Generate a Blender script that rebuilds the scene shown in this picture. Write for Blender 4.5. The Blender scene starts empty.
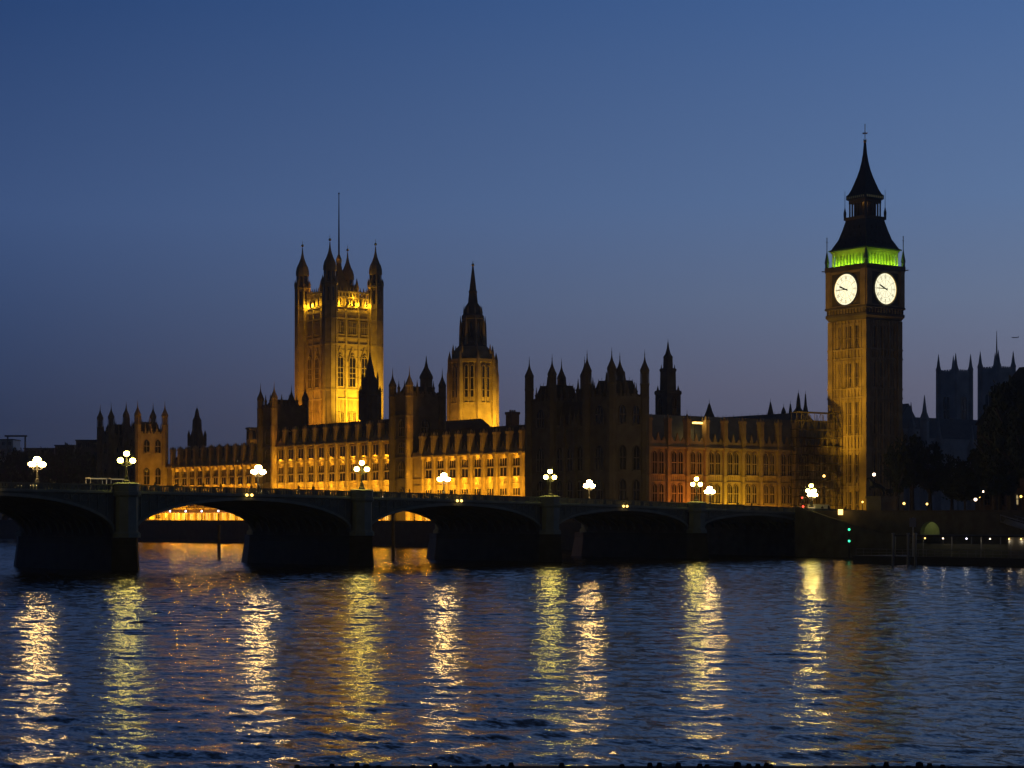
import bpy, bmesh, math, random
import numpy as np
from mathutils import Vector, Matrix
random.seed(7)
R = math.radians
scene = bpy.context.scene

# ------------------------------------------------------------------ camera
cam_d = bpy.data.cameras.new("camera"); cam = bpy.data.objects.new("camera", cam_d)
scene.collection.objects.link(cam)
CX, CY, CH = 281.4, 227.3, 7.0
TH = R(227.53)
cam.location = (CX, CY, CH); cam.rotation_euler = (R(90), 0, TH - R(90))
FPX = 1950.0
cam_d.sensor_width = 36; cam_d.lens = FPX/1024*36
cam_d.shift_y = (518-384)/1024
cam_d.clip_start = 0.5; cam_d.clip_end = 60000
scene.camera = cam

# ------------------------------------------------------------------ sky
def lin(c): 
    c = c/255
    return c/12.92 if c <= .04045 else ((c+.055)/1.055)**2.4
def col(r, g, b): return (lin(r), lin(g), lin(b), 1)
W = bpy.data.worlds.new("World"); scene.world = W; W.use_nodes = True
nt = W.node_tree; nd = nt.nodes; lk = nt.links
bg = nd['Background']; bg.inputs[1].default_value = 1.0
tc = nd.new('ShaderNodeTexCoord')
sep = nd.new('ShaderNodeSeparateXYZ'); lk.new(tc.outputs['Generated'], sep.inputs[0])
def wmath(op, a, b=None, clamp=False):
    n = nd.new('ShaderNodeMath'); n.operation = op; n.use_clamp = clamp
    for i, x in enumerate((a, b)):
        if x is None: continue
        if isinstance(x, (int, float)): n.inputs[i].default_value = x
        else: lk.new(x, n.inputs[i])
    return n.outputs[0]
def wdot(vec):
    n = nd.new('ShaderNodeVectorMath'); n.operation = 'DOT_PRODUCT'
    lk.new(tc.outputs['Generated'], n.inputs[0]); n.inputs[1].default_value = vec
    return n.outputs['Value']
side = wdot((math.sin(TH), -math.cos(TH), 0)); fwd = wdot((math.cos(TH), math.sin(TH), 0))
elev = wmath('ABSOLUTE', sep.outputs[2])
def ramp(stops):
    n = nd.new('ShaderNodeValToRGB'); lk.new(elev, n.inputs[0])
    el = n.color_ramp.elements
    while len(el) < len(stops): el.new(.5)
    for e, (p, c) in zip(el, stops): e.position = p; e.color = col(*c)
    return n.outputs[0]
left = ramp([(0, (46,52,74)), (.05, (50,60,88)), (.15, (62,85,128)), (.26, (38,66,114)), (.36, (22,36,62)), (.6, (10,14,24))])
right = ramp([(0, (98,94,112)), (.066, (108,109,130)), (.11, (105,119,147)), (.16, (93,118,158)), (.26, (70,102,153)), (.36, (42,58,90)), (.6, (16,22,36))])
mixf = wmath('ADD', wmath('MULTIPLY', side, 1.95), .5, True)
mx = nd.new('ShaderNodeMix'); mx.data_type = 'RGBA'
lk.new(mixf, mx.inputs['Factor']); lk.new(left, mx.inputs['A']); lk.new(right, mx.inputs['B'])
back = wmath('ADD', wmath('MULTIPLY', fwd, .46), .56, True)      # the east sky, away from the afterglow, is darker
m2 = nd.new('ShaderNodeVectorMath'); m2.operation = 'SCALE'
lk.new(mx.outputs['Result'], m2.inputs[0]); lk.new(back, m2.inputs['Scale'])
lk.new(m2.outputs[0], bg.inputs[0])
scene.view_settings.view_transform = 'Standard'; scene.view_settings.look = 'None'
scene.view_settings.exposure = 0; scene.view_settings.gamma = 1
scene.view_settings.use_curve_mapping = False
scene.cycles.use_denoising = True
scene.cycles.max_bounces = 5; scene.cycles.diffuse_bounces = 2; scene.cycles.glossy_bounces = 3
scene.cycles.transmission_bounces = 2; scene.cycles.sample_clamp_indirect = 12
scene.cycles.use_light_tree = True

# ------------------------------------------------------------------ materials
MATS = {}
def mat(name, c, rough=.8, metal=0, noise=.25, scale=.5, emit=None, strength=0, bump=0):
    m = bpy.data.materials.new(name); m.use_nodes = True; t = m.node_tree; n = t.nodes
    b = n['Principled BSDF']; b.inputs['Roughness'].default_value = rough
    b.inputs['Metallic'].default_value = metal
    if noise:
        tc = n.new('ShaderNodeTexCoord')
        a = n.new('ShaderNodeTexNoise'); a.inputs['Scale'].default_value = scale; a.inputs['Detail'].default_value = 6
        t.links.new(tc.outputs['Object'], a.inputs['Vector'])
        r = n.new('ShaderNodeValToRGB'); e = r.color_ramp.elements
        e[0].position = .3; e[1].position = .7
        e[0].color = tuple(x*(1-noise) for x in c)+(1,); e[1].color = tuple(min(1, x*(1+noise)) for x in c)+(1,)
        t.links.new(a.outputs[0], r.inputs[0]); t.links.new(r.outputs[0], b.inputs['Base Color'])
        if bump:
            bp = n.new('ShaderNodeBump'); bp.inputs['Strength'].default_value = .6; bp.inputs['Distance'].default_value = bump
            a2 = n.new('ShaderNodeTexNoise'); a2.inputs['Scale'].default_value = scale*6
            t.links.new(tc.outputs['Object'], a2.inputs['Vector'])
            t.links.new(a2.outputs[0], bp.inputs['Height']); t.links.new(bp.outputs[0], b.inputs['Normal'])
    else: b.inputs['Base Color'].default_value = tuple(c)+(1,)
    if emit:
        b.inputs['Emission Color'].default_value = tuple(emit)+(1,); b.inputs['Emission Strength'].default_value = strength
    MATS[name] = m; return m
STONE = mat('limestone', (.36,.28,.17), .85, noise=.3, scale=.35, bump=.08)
SHADESTONE = mat('shade_limestone', (.11,.095,.08), .9, noise=.35, scale=.3, bump=.08)  # darker copy of the limestone: lack of floodlight is put into its colour
ABBEY = mat('abbey_stone', (.5,.5,.5), .9, noise=.2, scale=.2)
SLATE = mat('cast_iron_roof', (.03,.032,.035), .7, noise=.25, scale=1)
LEAD = mat('lead_roof', (.13,.15,.18), .5, noise=.2, scale=.5)
GLASS = mat('dark_glass', (.008,.008,.01), .08, noise=0)
GRANITE = mat('granite', (.10,.095,.085), .8, noise=.3, scale=.6)
WET = mat('wet_granite', (.035,.036,.032), .6, noise=.4, scale=.5)
GREEN = mat('green_iron_paint', (.17,.21,.175), .6, noise=.2, scale=.5)
GREEN2 = mat('pale_green_iron_paint', (.30,.35,.30), .6, noise=.2, scale=.5)
IRON = mat('black_iron', (.03,.03,.03), .5, noise=.1)
ASPH = mat('asphalt', (.05,.05,.05), .9, noise=.2, scale=2)
PAVE = mat('paving', (.2,.19,.17), .85, noise=.15, scale=1)
PAINTW = mat('white_road_paint', (.7,.7,.68), .7, noise=.05)
EARTH = mat('earth', (.05,.05,.035), .95, noise=.3, scale=.2)
LEAF = mat('leaves', (.045,.06,.025), .8, noise=.4, scale=.3)
BARK = mat('bark', (.06,.05,.04), .9, noise=.3, scale=2)
GOLD = mat('gilding', (.75,.5,.16), .35, metal=1, noise=0)
LAMPN = mat('near_lantern_light', (1,1,1), emit=(1,.77,.13), strength=50, noise=0)
LAMPF = mat('far_lantern_light', (1,1,1), emit=(1,.62,.20), strength=100, noise=0)
LAMPW = mat('white_lamp_light', (1,1,1), emit=(.85,.8,1), strength=6, noise=0)
LAMPO = mat('orange_light', (1,1,1), emit=(1,.55,.12), strength=5, noise=0)
LAMPR = mat('red_light', (1,.2,.2), emit=(1,.05,.03), strength=5, noise=0)
LAMPG = mat('green_light', (.2,1,.6), emit=(.05,1,.45), strength=2.2, noise=0)
LAMPP = mat('pinkish_light', (1,1,1), emit=(1,.72,.5), strength=5, noise=0)
DIAL = mat('opal_dial_glass', (.9,.9,.8), emit=(1,.93,.62), strength=1.2, noise=0)
WLIT = mat('lit_room_glass', (.5,.4,.2), emit=(1,.75,.35), strength=.35, noise=0)
WHITE = mat('white_paint', (.7,.7,.68), .4, noise=.05)
CANVAS = mat('pink_canvas', (.6,.35,.3), .9, noise=.05)
RUBBER = mat('rubber', (.02,.02,.02), .9, noise=0)
TIN = mat('grey_metal', (.3,.31,.32), .45, metal=.6, noise=.1)
COAT = mat('dark_coat', (.04,.04,.05), .9, noise=.1)
BRONZE = mat('bronze', (.035,.04,.035), .5, metal=.5, noise=.2)
BRICK = mat('brown_brick', (.16,.11,.08), .9, noise=.25, scale=.6)
WOOD = mat('weathered_timber', (.07,.06,.05), .9, noise=.3, scale=1)

# ------------------------------------------------------------------ mesh helpers
class MB:
    def __init__(s): s.v = []; s.f = []
    def add(s, vs, fs):
        o = len(s.v); s.v += [tuple(v) for v in vs]; s.f += [tuple(i+o for i in f) for f in fs]; return s
    def box(s, x0, x1, y0, y1, z0, z1):
        return s.add([(x0,y0,z0),(x1,y0,z0),(x1,y1,z0),(x0,y1,z0),(x0,y0,z1),(x1,y0,z1),(x1,y1,z1),(x0,y1,z1)],
                     [(0,3,2,1),(4,5,6,7),(0,1,5,4),(1,2,6,5),(2,3,7,6),(3,0,4,7)])
    def loft(s, prof, n=8, cx=0, cy=0, rot=None, sx=1, sy=1):
        rot = math.pi/n if rot is None else rot
        k = 1/math.cos(math.pi/n)
        vs = []
        for r, z in prof:
            r = max(r, .004)
            for i in range(n):
                a = rot+2*math.pi*i/n
                vs.append((cx+r*k*math.cos(a)*sx, cy+r*k*math.sin(a)*sy, z))
        fs = [tuple(range(n-1, -1, -1)), tuple(range((len(prof)-1)*n, len(prof)*n))]
        for j in range(len(prof)-1):
            for i in range(n):
                a, b = j*n+i, j*n+(i+1) % n
                fs.append((a, b, b+n, a+n))
        return s.add(vs, fs)
    def poly(s, pts, z0, z1):      # pts counter-clockwise in xy
        n = len(pts)
        return s.add([(x,y,z0) for x,y in pts]+[(x,y,z1) for x,y in pts],
                     [tuple(range(n-1,-1,-1)), tuple(range(n,2*n))]+[(i,(i+1)%n,(i+1)%n+n,i+n) for i in range(n)])
    def bar(s, p, q, r, n=6):
        p, q = Vector(p), Vector(q); d = q-p
        m = d.to_track_quat('Z', 'Y').to_matrix()
        vs = []
        for c in (p, q):
            for i in range(n):
                a = 2*math.pi*i/n; vs.append(c+m@Vector((r*math.cos(a), r*math.sin(a), 0)))
        return s.add(vs, [tuple(range(n-1,-1,-1)), tuple(range(n,2*n))]+[(i,(i+1)%n,(i+1)%n+n,i+n) for i in range(n)])
    def ball(s, c, r, nu=10, nv=6, sz=1):
        vs = []
        for j in range(nv+1):
            t = math.pi*j/nv
            for i in range(nu):
                a = 2*math.pi*i/nu; vs.append((c[0]+r*math.sin(t)*math.cos(a), c[1]+r*math.sin(t)*math.sin(a), c[2]-r*math.cos(t)*sz))
        fs = [(j*nu+i, j*nu+(i+1)%nu, (j+1)*nu+(i+1)%nu, (j+1)*nu+i) for j in range(nv) for i in range(nu)]
        return s.add(vs, fs)
    def gable(s, x0, x1, y0, y1, z0, z1, axis='y', hip=0, top=0):   # roof with its ridge along axis
        if axis == 'y':
            xm = (x0+x1)/2
            vs = [(x0,y0,z0),(x1,y0,z0),(x1,y1,z0),(x0,y1,z0),(xm-top,y0+hip,z1),(xm+top,y0+hip,z1),(xm+top,y1-hip,z1),(xm-top,y1-hip,z1)]
        else:
            ym = (y0+y1)/2
            vs = [(x0,y0,z0),(x1,y0,z0),(x1,y1,z0),(x0,y1,z0),(x0+hip,ym-top,z1),(x1-hip,ym-top,z1),(x1-hip,ym+top,z1),(x0+hip,ym+top,z1)]
        return s.add(vs, [(0,3,2,1),(4,5,6,7),(0,1,5,4),(1,2,6,5),(2,3,7,6),(3,0,4,7)])
    def mesh(s, name, m, smooth=False):
        me = bpy.data.meshes.new(name); me.from_pydata(s.v, [], s.f); me.materials.append(m)
        bm = bmesh.new(); bm.from_mesh(me); bmesh.ops.remove_doubles(bm, verts=bm.verts, dist=.0005)
        bmesh.ops.recalc_face_normals(bm, faces=bm.faces)
        if smooth:
            for f in bm.faces: f.smooth = True
        bm.to_mesh(me); bm.free(); return me
    def build(s, name, m, parent=None, smooth=False): return inst(s.mesh(name, m, smooth), name, parent)
def inst(me, name, parent=None, loc=(0,0,0), rz=0, sc=None):
    o = bpy.data.objects.new(name, me); scene.collection.objects.link(o)
    o.parent = parent; o.location = loc; o.rotation_euler = (0,0,rz)
    if sc: o.scale = sc
    return o
def tag(o, label=None, cat=None, group=None, kind=None):
    if label: o['label'] = label
    if cat: o['category'] = cat
    if group: o['group'] = group
    if kind: o['kind'] = kind
    return o
def thing(name, label, cat, loc=(0,0,0), rz=0, group=None):
    o = bpy.data.objects.new(name, None); scene.collection.objects.link(o)
    o.location = loc; o.rotation_euler = (0,0,rz)
    return tag(o, label, cat, group)
# palace frame: local x runs inland (west) from the river, local y runs south along the river front
NX, NY = -14.5, -64.2; A6 = R(6); PR = R(174)
UX, UY = -math.sin(A6), -math.cos(A6); VX, VY = -math.cos(A6), math.sin(A6)
def P(v, u, z=0): return (NX+UX*u+VX*v, NY+UY*u+VY*v, z)
def pal(name, label, cat, v, u, z=0, group=None): return thing(name, label, cat, P(v,u,z), PR, group)
def light(kind, loc, power, color, size=.3, rot=None, spot=None, sy=None, target=None, blend=.6):
    d = bpy.data.lights.new('floodlight', kind); o = bpy.data.objects.new('floodlight', d); scene.collection.objects.link(o)
    o.location = loc; d.energy = power; d.color = color
    if kind == 'AREA':
        d.shape = 'RECTANGLE'; d.size = size; d.size_y = sy or size
    else: d.shadow_soft_size = size
    if kind == 'SPOT': d.spot_size = R(spot or 90); d.spot_blend = blend
    if target is not None:
        o.rotation_euler = (Vector(target)-Vector(loc)).to_track_quat('-Z', 'X').to_euler()
    elif rot: o.rotation_euler = rot
    return o
SOD = (1, .455, .02); ORA = (1, .29, .025); YEL = (1, .57, .025); AMB = (1, .53, .03)

# ------------------------------------------------------------------ setting: water and ground
wm = bpy.data.materials.new('river_water'); wm.use_nodes = True; t = wm.node_tree; n = t.nodes; b = n['Principled BSDF']
b.inputs['Specular Tint'].default_value = (.95,.86,.68,1); b.inputs['Base Color'].default_value = (.018,.017,.014,1); b.inputs['Roughness'].default_value = .13; b.inputs['IOR'].default_value = 1.333
tcn = n.new('ShaderNodeTexCoord')
def slope(scale, detail, amp, stretch, rough=.55):
    mp = n.new('ShaderNodeMapping'); mp.inputs['Rotation'].default_value = (0,0,-TH); mp.inputs['Scale'].default_value = stretch
    t.links.new(tcn.outputs['Object'], mp.inputs[0])
    a = n.new('ShaderNodeTexNoise'); a.inputs['Scale'].default_value = scale; a.inputs['Detail'].default_value = detail; a.inputs['Roughness'].default_value = rough
    t.links.new(mp.outputs[0], a.inputs['Vector'])
    sb = n.new('ShaderNodeVectorMath'); sb.operation = 'SUBTRACT'; t.links.new(a.outputs['Color'], sb.inputs[0]); sb.inputs[1].default_value = (.5,.5,.5)
    ml = n.new('ShaderNodeVectorMath'); ml.operation = 'MULTIPLY'; t.links.new(sb.outputs[0], ml.inputs[0]); ml.inputs[1].default_value = (amp, amp, 0)
    return ml.outputs[0]
WAVES = [(2.6, 3, .42, (1,.5,1)), (9, 2, .25, (1,.7,1))]
acc = None
for w in WAVES:
    s_ = slope(*w)
    if acc is None: acc = s_
    else:
        ad = n.new('ShaderNodeVectorMath'); t.links.new(acc, ad.inputs[0]); t.links.new(s_, ad.inputs[1]); acc = ad.outputs[0]
geo = n.new('ShaderNodeNewGeometry'); ad = n.new('ShaderNodeVectorMath'); t.links.new(acc, ad.inputs[0]); t.links.new(geo.outputs['Normal'], ad.inputs[1])
nr = n.new('ShaderNodeVectorMath'); nr.operation = 'NORMALIZE'; t.links.new(ad.outputs[0], nr.inputs[0])
t.links.new(nr.outputs[0], b.inputs['Normal'])
# the water is a real rippled surface: short wind waves summed over a world grid, flat beyond it
WX0, WX1, WY0, WY1, WS = -24.0, 292.0, -290.0, 216.0, .34
nx = int((WX1-WX0)/WS)+1; ny = int((WY1-WY0)/WS)+1
gx = np.linspace(WX0, WX1, nx); gy = np.linspace(WY0, WY1, ny)
XX, YY = np.meshgrid(gx, gy); ZZ = np.zeros_like(XX)
rg = np.random.default_rng(3)
for i in range(84):
    lam = 1.25*(4.6/1.25)**rg.random()**1.7
    a = math.radians(228)+rg.normal(0, .7); k = 2*math.pi/lam
    amp = .066*math.sqrt(2/84)/k
    ZZ += amp*np.sin(k*(XX*math.cos(a)+YY*math.sin(a))+rg.random()*6.283)
# gusts: ripples stronger in some patches
gust = 1+.35*np.sin(XX*.043+1.3+1.1*np.sin(YY*.021))*np.sin(YY*.052+.7*np.sin(XX*.03))
fade = np.clip(np.minimum.reduce([XX-WX0, WX1-XX, YY-WY0, WY1-YY])/8, 0, 1)
ZZ *= gust*fade
co = np.stack([XX, YY, ZZ], -1).reshape(-1, 3)
idx = np.arange(nx*ny).reshape(ny, nx)
fa = np.stack([idx[:-1,:-1], idx[:-1,1:], idx[1:,1:], idx[1:,:-1]], -1).reshape(-1, 4)
B_ = 6000.0; n0 = len(co)
co = np.vstack([co, [[-B_,-B_,0],[B_,-B_,0],[B_,B_,0],[-B_,B_,0]]])
cn = [idx[0,0], idx[0,-1], idx[-1,-1], idx[-1,0]]
fa = np.vstack([fa, [[n0,n0+1,cn[1],cn[0]],[n0+1,n0+2,cn[2],cn[1]],[n0+2,n0+3,cn[3],cn[2]],[n0+3,n0,cn[0],cn[3]]]]).astype(np.int32)
me = bpy.data.meshes.new('river_water'); me.vertices.add(len(co)); me.vertices.foreach_set('co', co.astype(np.float32).ravel())
me.loops.add(fa.size); me.loops.foreach_set('vertex_index', fa.ravel())
me.polygons.add(len(fa)); me.polygons.foreach_set('loop_start', np.arange(0, fa.size, 4, dtype=np.int32))
me.update(calc_edges=True); me.polygons.foreach_set('use_smooth', np.ones(len(fa), bool)); me.materials.append(wm)
w = inst(me, 'river_water'); tag(w, kind='structure')

def sheet(name, pts, z, m):
    o = MB().add([(x,y,z) for x,y in pts], [tuple(range(len(pts)))]).build(name, m); return tag(o, kind='structure')
pS = P(.9, 2500); pN = P(.9, -38)
sheet('ground', [(pN[0],pN[1]), (pS[0],pS[1]), (-9000,-9000), (-9000,-26.5), (-10,-26.5)], 6.0, EARTH)
sheet('embankment_ground', [(-1.5,-26.5), (-9000,-26.5), (-9000,9000), (-1.5,9000)], 7.3, ASPH)

# river walls
rw = thing('river_wall', 'long dark granite river wall below the lit palace terrace', 'wall')
rw.location = P(0,0); rw.rotation_euler = (0,0,PR)
m_ = MB().box(0,.9,-38,2500,-3,6.0); m_.build('wall_face', WET, rw)
MB().box(-.15,.8,-38,2500,6.0,6.35).build('coping', GRANITE, rw)
rn = thing('embankment_wall', 'dark stone embankment wall behind the floating pier', 'wall', (-1.5,26,0))
mb = MB()
mb.box(-1.2,0,-26,-2,-3,8.0); mb.box(-1.2,0,2,400,-3,8.0); mb.box(-1.2,0,-2,2,-3,3.9)
for i in range(8):      # round-headed opening
    a0, a1 = math.pi*i/8, math.pi*(i+1)/8
    y0, y1 = -2*math.cos(a0), -2*math.cos(a1); z0, z1 = 4.6+1.8*math.sin(a0), 4.6+1.8*math.sin(a1)
    mb.add([(x,y,z) for x in (-1.2,0) for y,z in ((y0,z0),(y1,z1),(y1,8.0),(y0,8.0))], [(0,1,2,3),(7,6,5,4),(0,4,5,1)])
mb.build('wall_face', GRANITE, rn)
MB().box(-1.35,.18,-25.5,400,8.0,8.35).build('coping', SHADESTONE, rn)
mb = MB(); mb.box(-6,-5.8,-3.2,3.2,3.9,6.99); mb.box(-5.79,-1.21,-2.3,-2.01,3.9,6.99); mb.box(-5.79,-1.21,2.01,2.3,3.9,6.99); mb.box(-6,-1.21,-2.3,2.3,7.0,7.2)
mb.build('passage_lining', PAVE, rn)
light('POINT', (-5, 26.8, 6.2), 90, (.75,.9,.25), .2)

# ------------------------------------------------------------------ bridge
def zt(x):
    x = min(x, 262)
    return 8.83+.027*x-.00006*x*x if x > 0 else max(8.83+.02*x, 8.45)
PIERS = [30.5, 65.4, 103.7, 143.5, 181.8, 216.7]; A1, A2 = -1.6, 249.0
BW = 25.5
br = thing('arch_bridge', 'long low road bridge of shallow iron arches on stone piers', 'bridge')
def crown(xm): return zt(xm)-1.78
edges = [A1]+PIERS+[A2]
for k in range(7):
    x0 = edges[k]+(1.6 if k else 1.6); x1 = edges[k+1]-1.6; xm = (x0+x1)/2; hs = (x1-x0)/2; zc = crown(xm); zs = 4.9
    N_ = 28
    def arc(i, d=0): 
        a = math.pi*i/N_
        return (xm-(hs+d)*math.cos(a)*1.0, zs+(zc-zs+d)*math.sin(a))
    # solid span: vault + spandrels
    for ya, yb in ((-.25, -1.0), (-BW+1.0, -BW+.25)):
        mb = MB()
        for i in range(N_):
            (xa, za), (xb, zb) = arc(i), arc(i+1); ta, tb = zt(xa)-1.15, zt(xb)-1.15
            mb.add([(xa,ya,za),(xb,ya,zb),(xb,ya,tb),(xa,ya,ta),(xa,yb,za),(xb,yb,zb),(xb,yb,tb),(xa,yb,ta)],
                   [(0,1,2,3),(7,6,5,4),(0,4,5,1),(3,2,6,7)])
        mb.build('spandrel', GREEN, br)
    # ribs under the deck
    mb = MB()
    for r_ in range(1, 12):
        y = -1.0-r_*(BW-2)/12
        for i in range(N_):
            (xa, za), (xb, zb) = arc(i), arc(i+1)
            ta, tb = min(za+.7, zt(xa)-1.2), min(zb+.7, zt(xb)-1.2)
            mb.add([(xa,y,za),(xb,y,zb),(xb,y,tb),(xa,y,ta),(xa,y-.3,za),(xb,y-.3,zb),(xb,y-.3,tb),(xa,y-.3,ta)],
                   [(0,1,2,3),(7,6,5,4),(0,4,5,1),(3,2,6,7)])
    mb.build('arch_ribs', GREEN, br)
    # moulded arch ring, proud of the spandrel
    for (ya, yb) in ((.0, -.245), (-BW+.245, -BW)):
        mb = MB()
        for i in range(N_):
            (xa, za), (xb, zb) = arc(i), arc(i+1); (xc, zc_), (xd, zd) = arc(i+1, .42), arc(i, .42)
            xc = min(max(xc, x0), x1); xd = min(max(xd, x0), x1)
            zc_ = min(zc_, zt(xc)-1.2); zd = min(zd, zt(xd)-1.2)
            mb.add([(xa,ya,za),(xb,ya,zb),(xc,ya,zc_),(xd,ya,zd),(xa,yb,za),(xb,yb,zb),(xc,yb,zc_),(xd,yb,zd)],
                   [(0,1,2,3),(7,6,5,4),(0,4,5,1),(3,2,6,7)])
        mb.build('arch_ring', GREEN2, br)
    # spandrel tracery on the side in view
    for s_ in (-1, 1):
        mb = MB()
        for j in range(9):
            xx = xm+s_*(hs-1.0-j*1.35)
            a = math.acos(max(-1, min(1, (xm-xx)/hs))); zl = zs+(zc-zs)*math.sin(a)+.75; zh = zt(xx)-1.35
            if zh-zl < .5: continue
            mb.box(xx-.06, xx+.06, -.244, -.12, zl, zh)
            r_ = min((zh-zl)/2, .5)
            for q in range(8):
                b0, b1 = q*math.pi/4, (q+1)*math.pi/4
                cx_ = xx+s_*-.67; cz_ = zh-r_
                mb.bar((cx_+r_*math.cos(b0), -.2, cz_+r_*math.sin(b0)), (cx_+r_*math.cos(b1), -.2, cz_+r_*math.sin(b1)), .05, 4)
        mb.build('spandrel_tracery', GREEN2, br)
    # navigation lights hung at the crown
    if k in (1, 2, 3, 4):
        for dx in (-.42, .42):
            o = MB().ball((xm+dx, .25, zc+.75), .2).build('navigation_light', LAMPO, br)
            o2 = MB().bar((xm+dx, .02, zc+.95), (xm+dx, .02, zc+.55), .08).build('lamp_bracket', IRON, o)
# cornice, parapet
ns = 130
for side_, y0, y1 in ((1, 0, -.45), (-1, -BW, -BW+.45)):
    mb = MB(); rail = MB()
    xs = [A1-34+i*(A2+8-(A1-34))/ns for i in range(ns+1)]
    for i in range(ns):
        xa, xb = xs[i], xs[i+1]
        for (oy, iy, dz0, dz1) in ((y0+.22*side_, y1, -1.2, -.95), (y0+.08*side_, y1, -.95, -.82)):
            mb.add([(xx,yy,zt(xx)+dz) for xx in (xa,xb) for yy in (oy,iy) for dz in (dz0,dz1)],
                   [(0,1,3,2),(4,6,7,5),(0,4,5,1),(2,3,7,6),(0,2,6,4),(1,5,7,3)])
        rail.add([(xx,yy,zt(xx)+dz) for xx in (xa,xb) for yy in (y0+.03*side_,y1+.1*side_) for dz in (-.16,0)],
               [(0,1,3,2),(4,6,7,5),(0,4,5,1),(2,3,7,6),(0,2,6,4),(1,5,7,3)])
    x = xs[0]
    j = 0
    while x < xs[-1]:
        wd = .22 if j % 5 == 0 else .085
        z = zt(x)
        rail.box(x-wd, x+wd, min(y0,y1)+.08, max(y0,y1)-.08, z-.83, z-.14)
        x += .44; j += 1
    mb.build('cornice', GREEN2, br); rail.build('parapet', GREEN, br)
# deck
def strip(name, ya, yb, dz, m, parent=None, xa=A1-34, xb=A2+8):
    mb = MB()
    for i in range(60):
        x0, x1 = xa+(xb-xa)*i/60, xa+(xb-xa)*(i+1)/60
        mb.add([(x0,ya,zt(x0)+dz),(x1,ya,zt(x1)+dz),(x1,yb,zt(x1)+dz),(x0,yb,zt(x0)+dz)], [(0,1,2,3)])
    return mb.build(name, m, parent)
mb = MB()
for i in range(60):
    xa_ = A1; xb_ = A2; x0, x1 = xa_+(xb_-xa_)*i/60, xa_+(xb_-xa_)*(i+1)/60
    mb.add([(xx,yy,zt(xx)+dz) for xx in (x0,x1) for yy in (-.5,-BW+.5) for dz in (-1.5,-1.26)],
           [(0,1,3,2),(4,6,7,5),(0,4,5,1),(2,3,7,6),(0,2,6,4),(1,5,7,3)])
mb.build('deck', ASPH, br)
tag(strip('road', -4.5, -BW+4.5, -1.24, ASPH), kind='structure')
tag(strip('pavement', -.5, -4.5, -1.10, PAVE), kind='structure')
tag(strip('pavement', -BW+4.5, -BW+.5, -1.10, PAVE), kind='structure')
mb = MB()
x = A1-30
while x < A2: 
    mb.add([(x,-BW/2-.06,zt(x)-1.236),(x+2,-BW/2-.06,zt(x+2)-1.236),(x+2,-BW/2+.06,zt(x+2)-1.236),(x,-BW/2+.06,zt(x)-1.236)], [(0,1,2,3)]); x += 5
tag(mb.build('road_markings', PAINTW), kind='structure')
tag(MB().box(-900, A1-34, -BW, 0, 7.31, 7.34).build('road', ASPH), kind='structure')
# piers
for px_ in PIERS:
    mb = MB()
    zd = zt(px_)-1.51
    mb.box(px_-1.6, px_+1.6, -BW+.02, -.02, 4.4, zd)
    mb.build('pier', GRANITE, br)
    mb = MB()
    mb.poly([(px_-2.0,-BW), (px_, -BW-4.2), (px_+2.0,-BW), (px_+2.0,0), (px_,2.9), (px_-2.0,0)], 3.4, 4.4)
    n_ = 6
    base = [(px_-2.7,-BW-.2), (px_, -BW-6.0), (px_+2.7,-BW-.2), (px_+2.35,.2), (px_,3.6), (px_-2.35,.2)]
    topp = [(px_-2.0,-BW), (px_, -BW-4.2), (px_+2.0,-BW), (px_+2.0,0), (px_,2.9), (px_-2.0,0)]
    mb.add([(x,y,-3) for x,y in base]+[(x,y,3.39) for x,y in topp],
           [tuple(range(5,-1,-1)), tuple(range(6,12))]+[(i,(i+1)%6,(i+1)%6+6,i+6) for i in range(6)])
    mb.build('cutwater', WET, br)
    for yy in (.4, -BW-.4):
        z = zt(px_)
        MB().loft([(1.75,4.4),(1.75,4.9),(1.45,5.2),(1.45,z-1.7),(1.75,z-1.4),(1.75,z-1.0),(1.55,z-.9),(1.55,z-.15),(1.7,z-.1),(1.7,z+.12),(1.2,z+.25)], 8, px_, yy).build('pier_turret', GREEN2, br)
for xa_, xb_ in ((A1-30, A1+1.6), (A2-1.6, A2+40)):
    MB().box(xa_, xb_, -BW+.25, -.25, -3, zt((xa_+xb_)/2)-1.6).build('abutment', GRANITE, br)
# stairs down to the pier
st = thing('stone_stairs', 'dark stone stairs stepping down beside the bridge end to the pier', 'stairs', (3.75,.6,0))
mb = MB()
for i in range(30): mb.box(-3.6, 0, .1+i*.62, .1+(i+1)*.62, 0, 8.0-i*.155)
mb.box(-3.6, 0, 18.7, 26, 0, 3.3)
mb.build('steps', GRANITE, st)
mb = MB()
mb.add([(x,y,z) for x in (.01,.45) for y,z in ((0,-3),(26,-3),(26,4.3),(18.7,4.3),(.1,9.2),(0,9.2))],
       [(0,1,2,3,4,5),(11,10,9,8,7,6)]+[(i,i+6,(i+1)%6+6,(i+1)%6) for i in range(6)])
mb.build('parapet', GRANITE, st)

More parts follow.
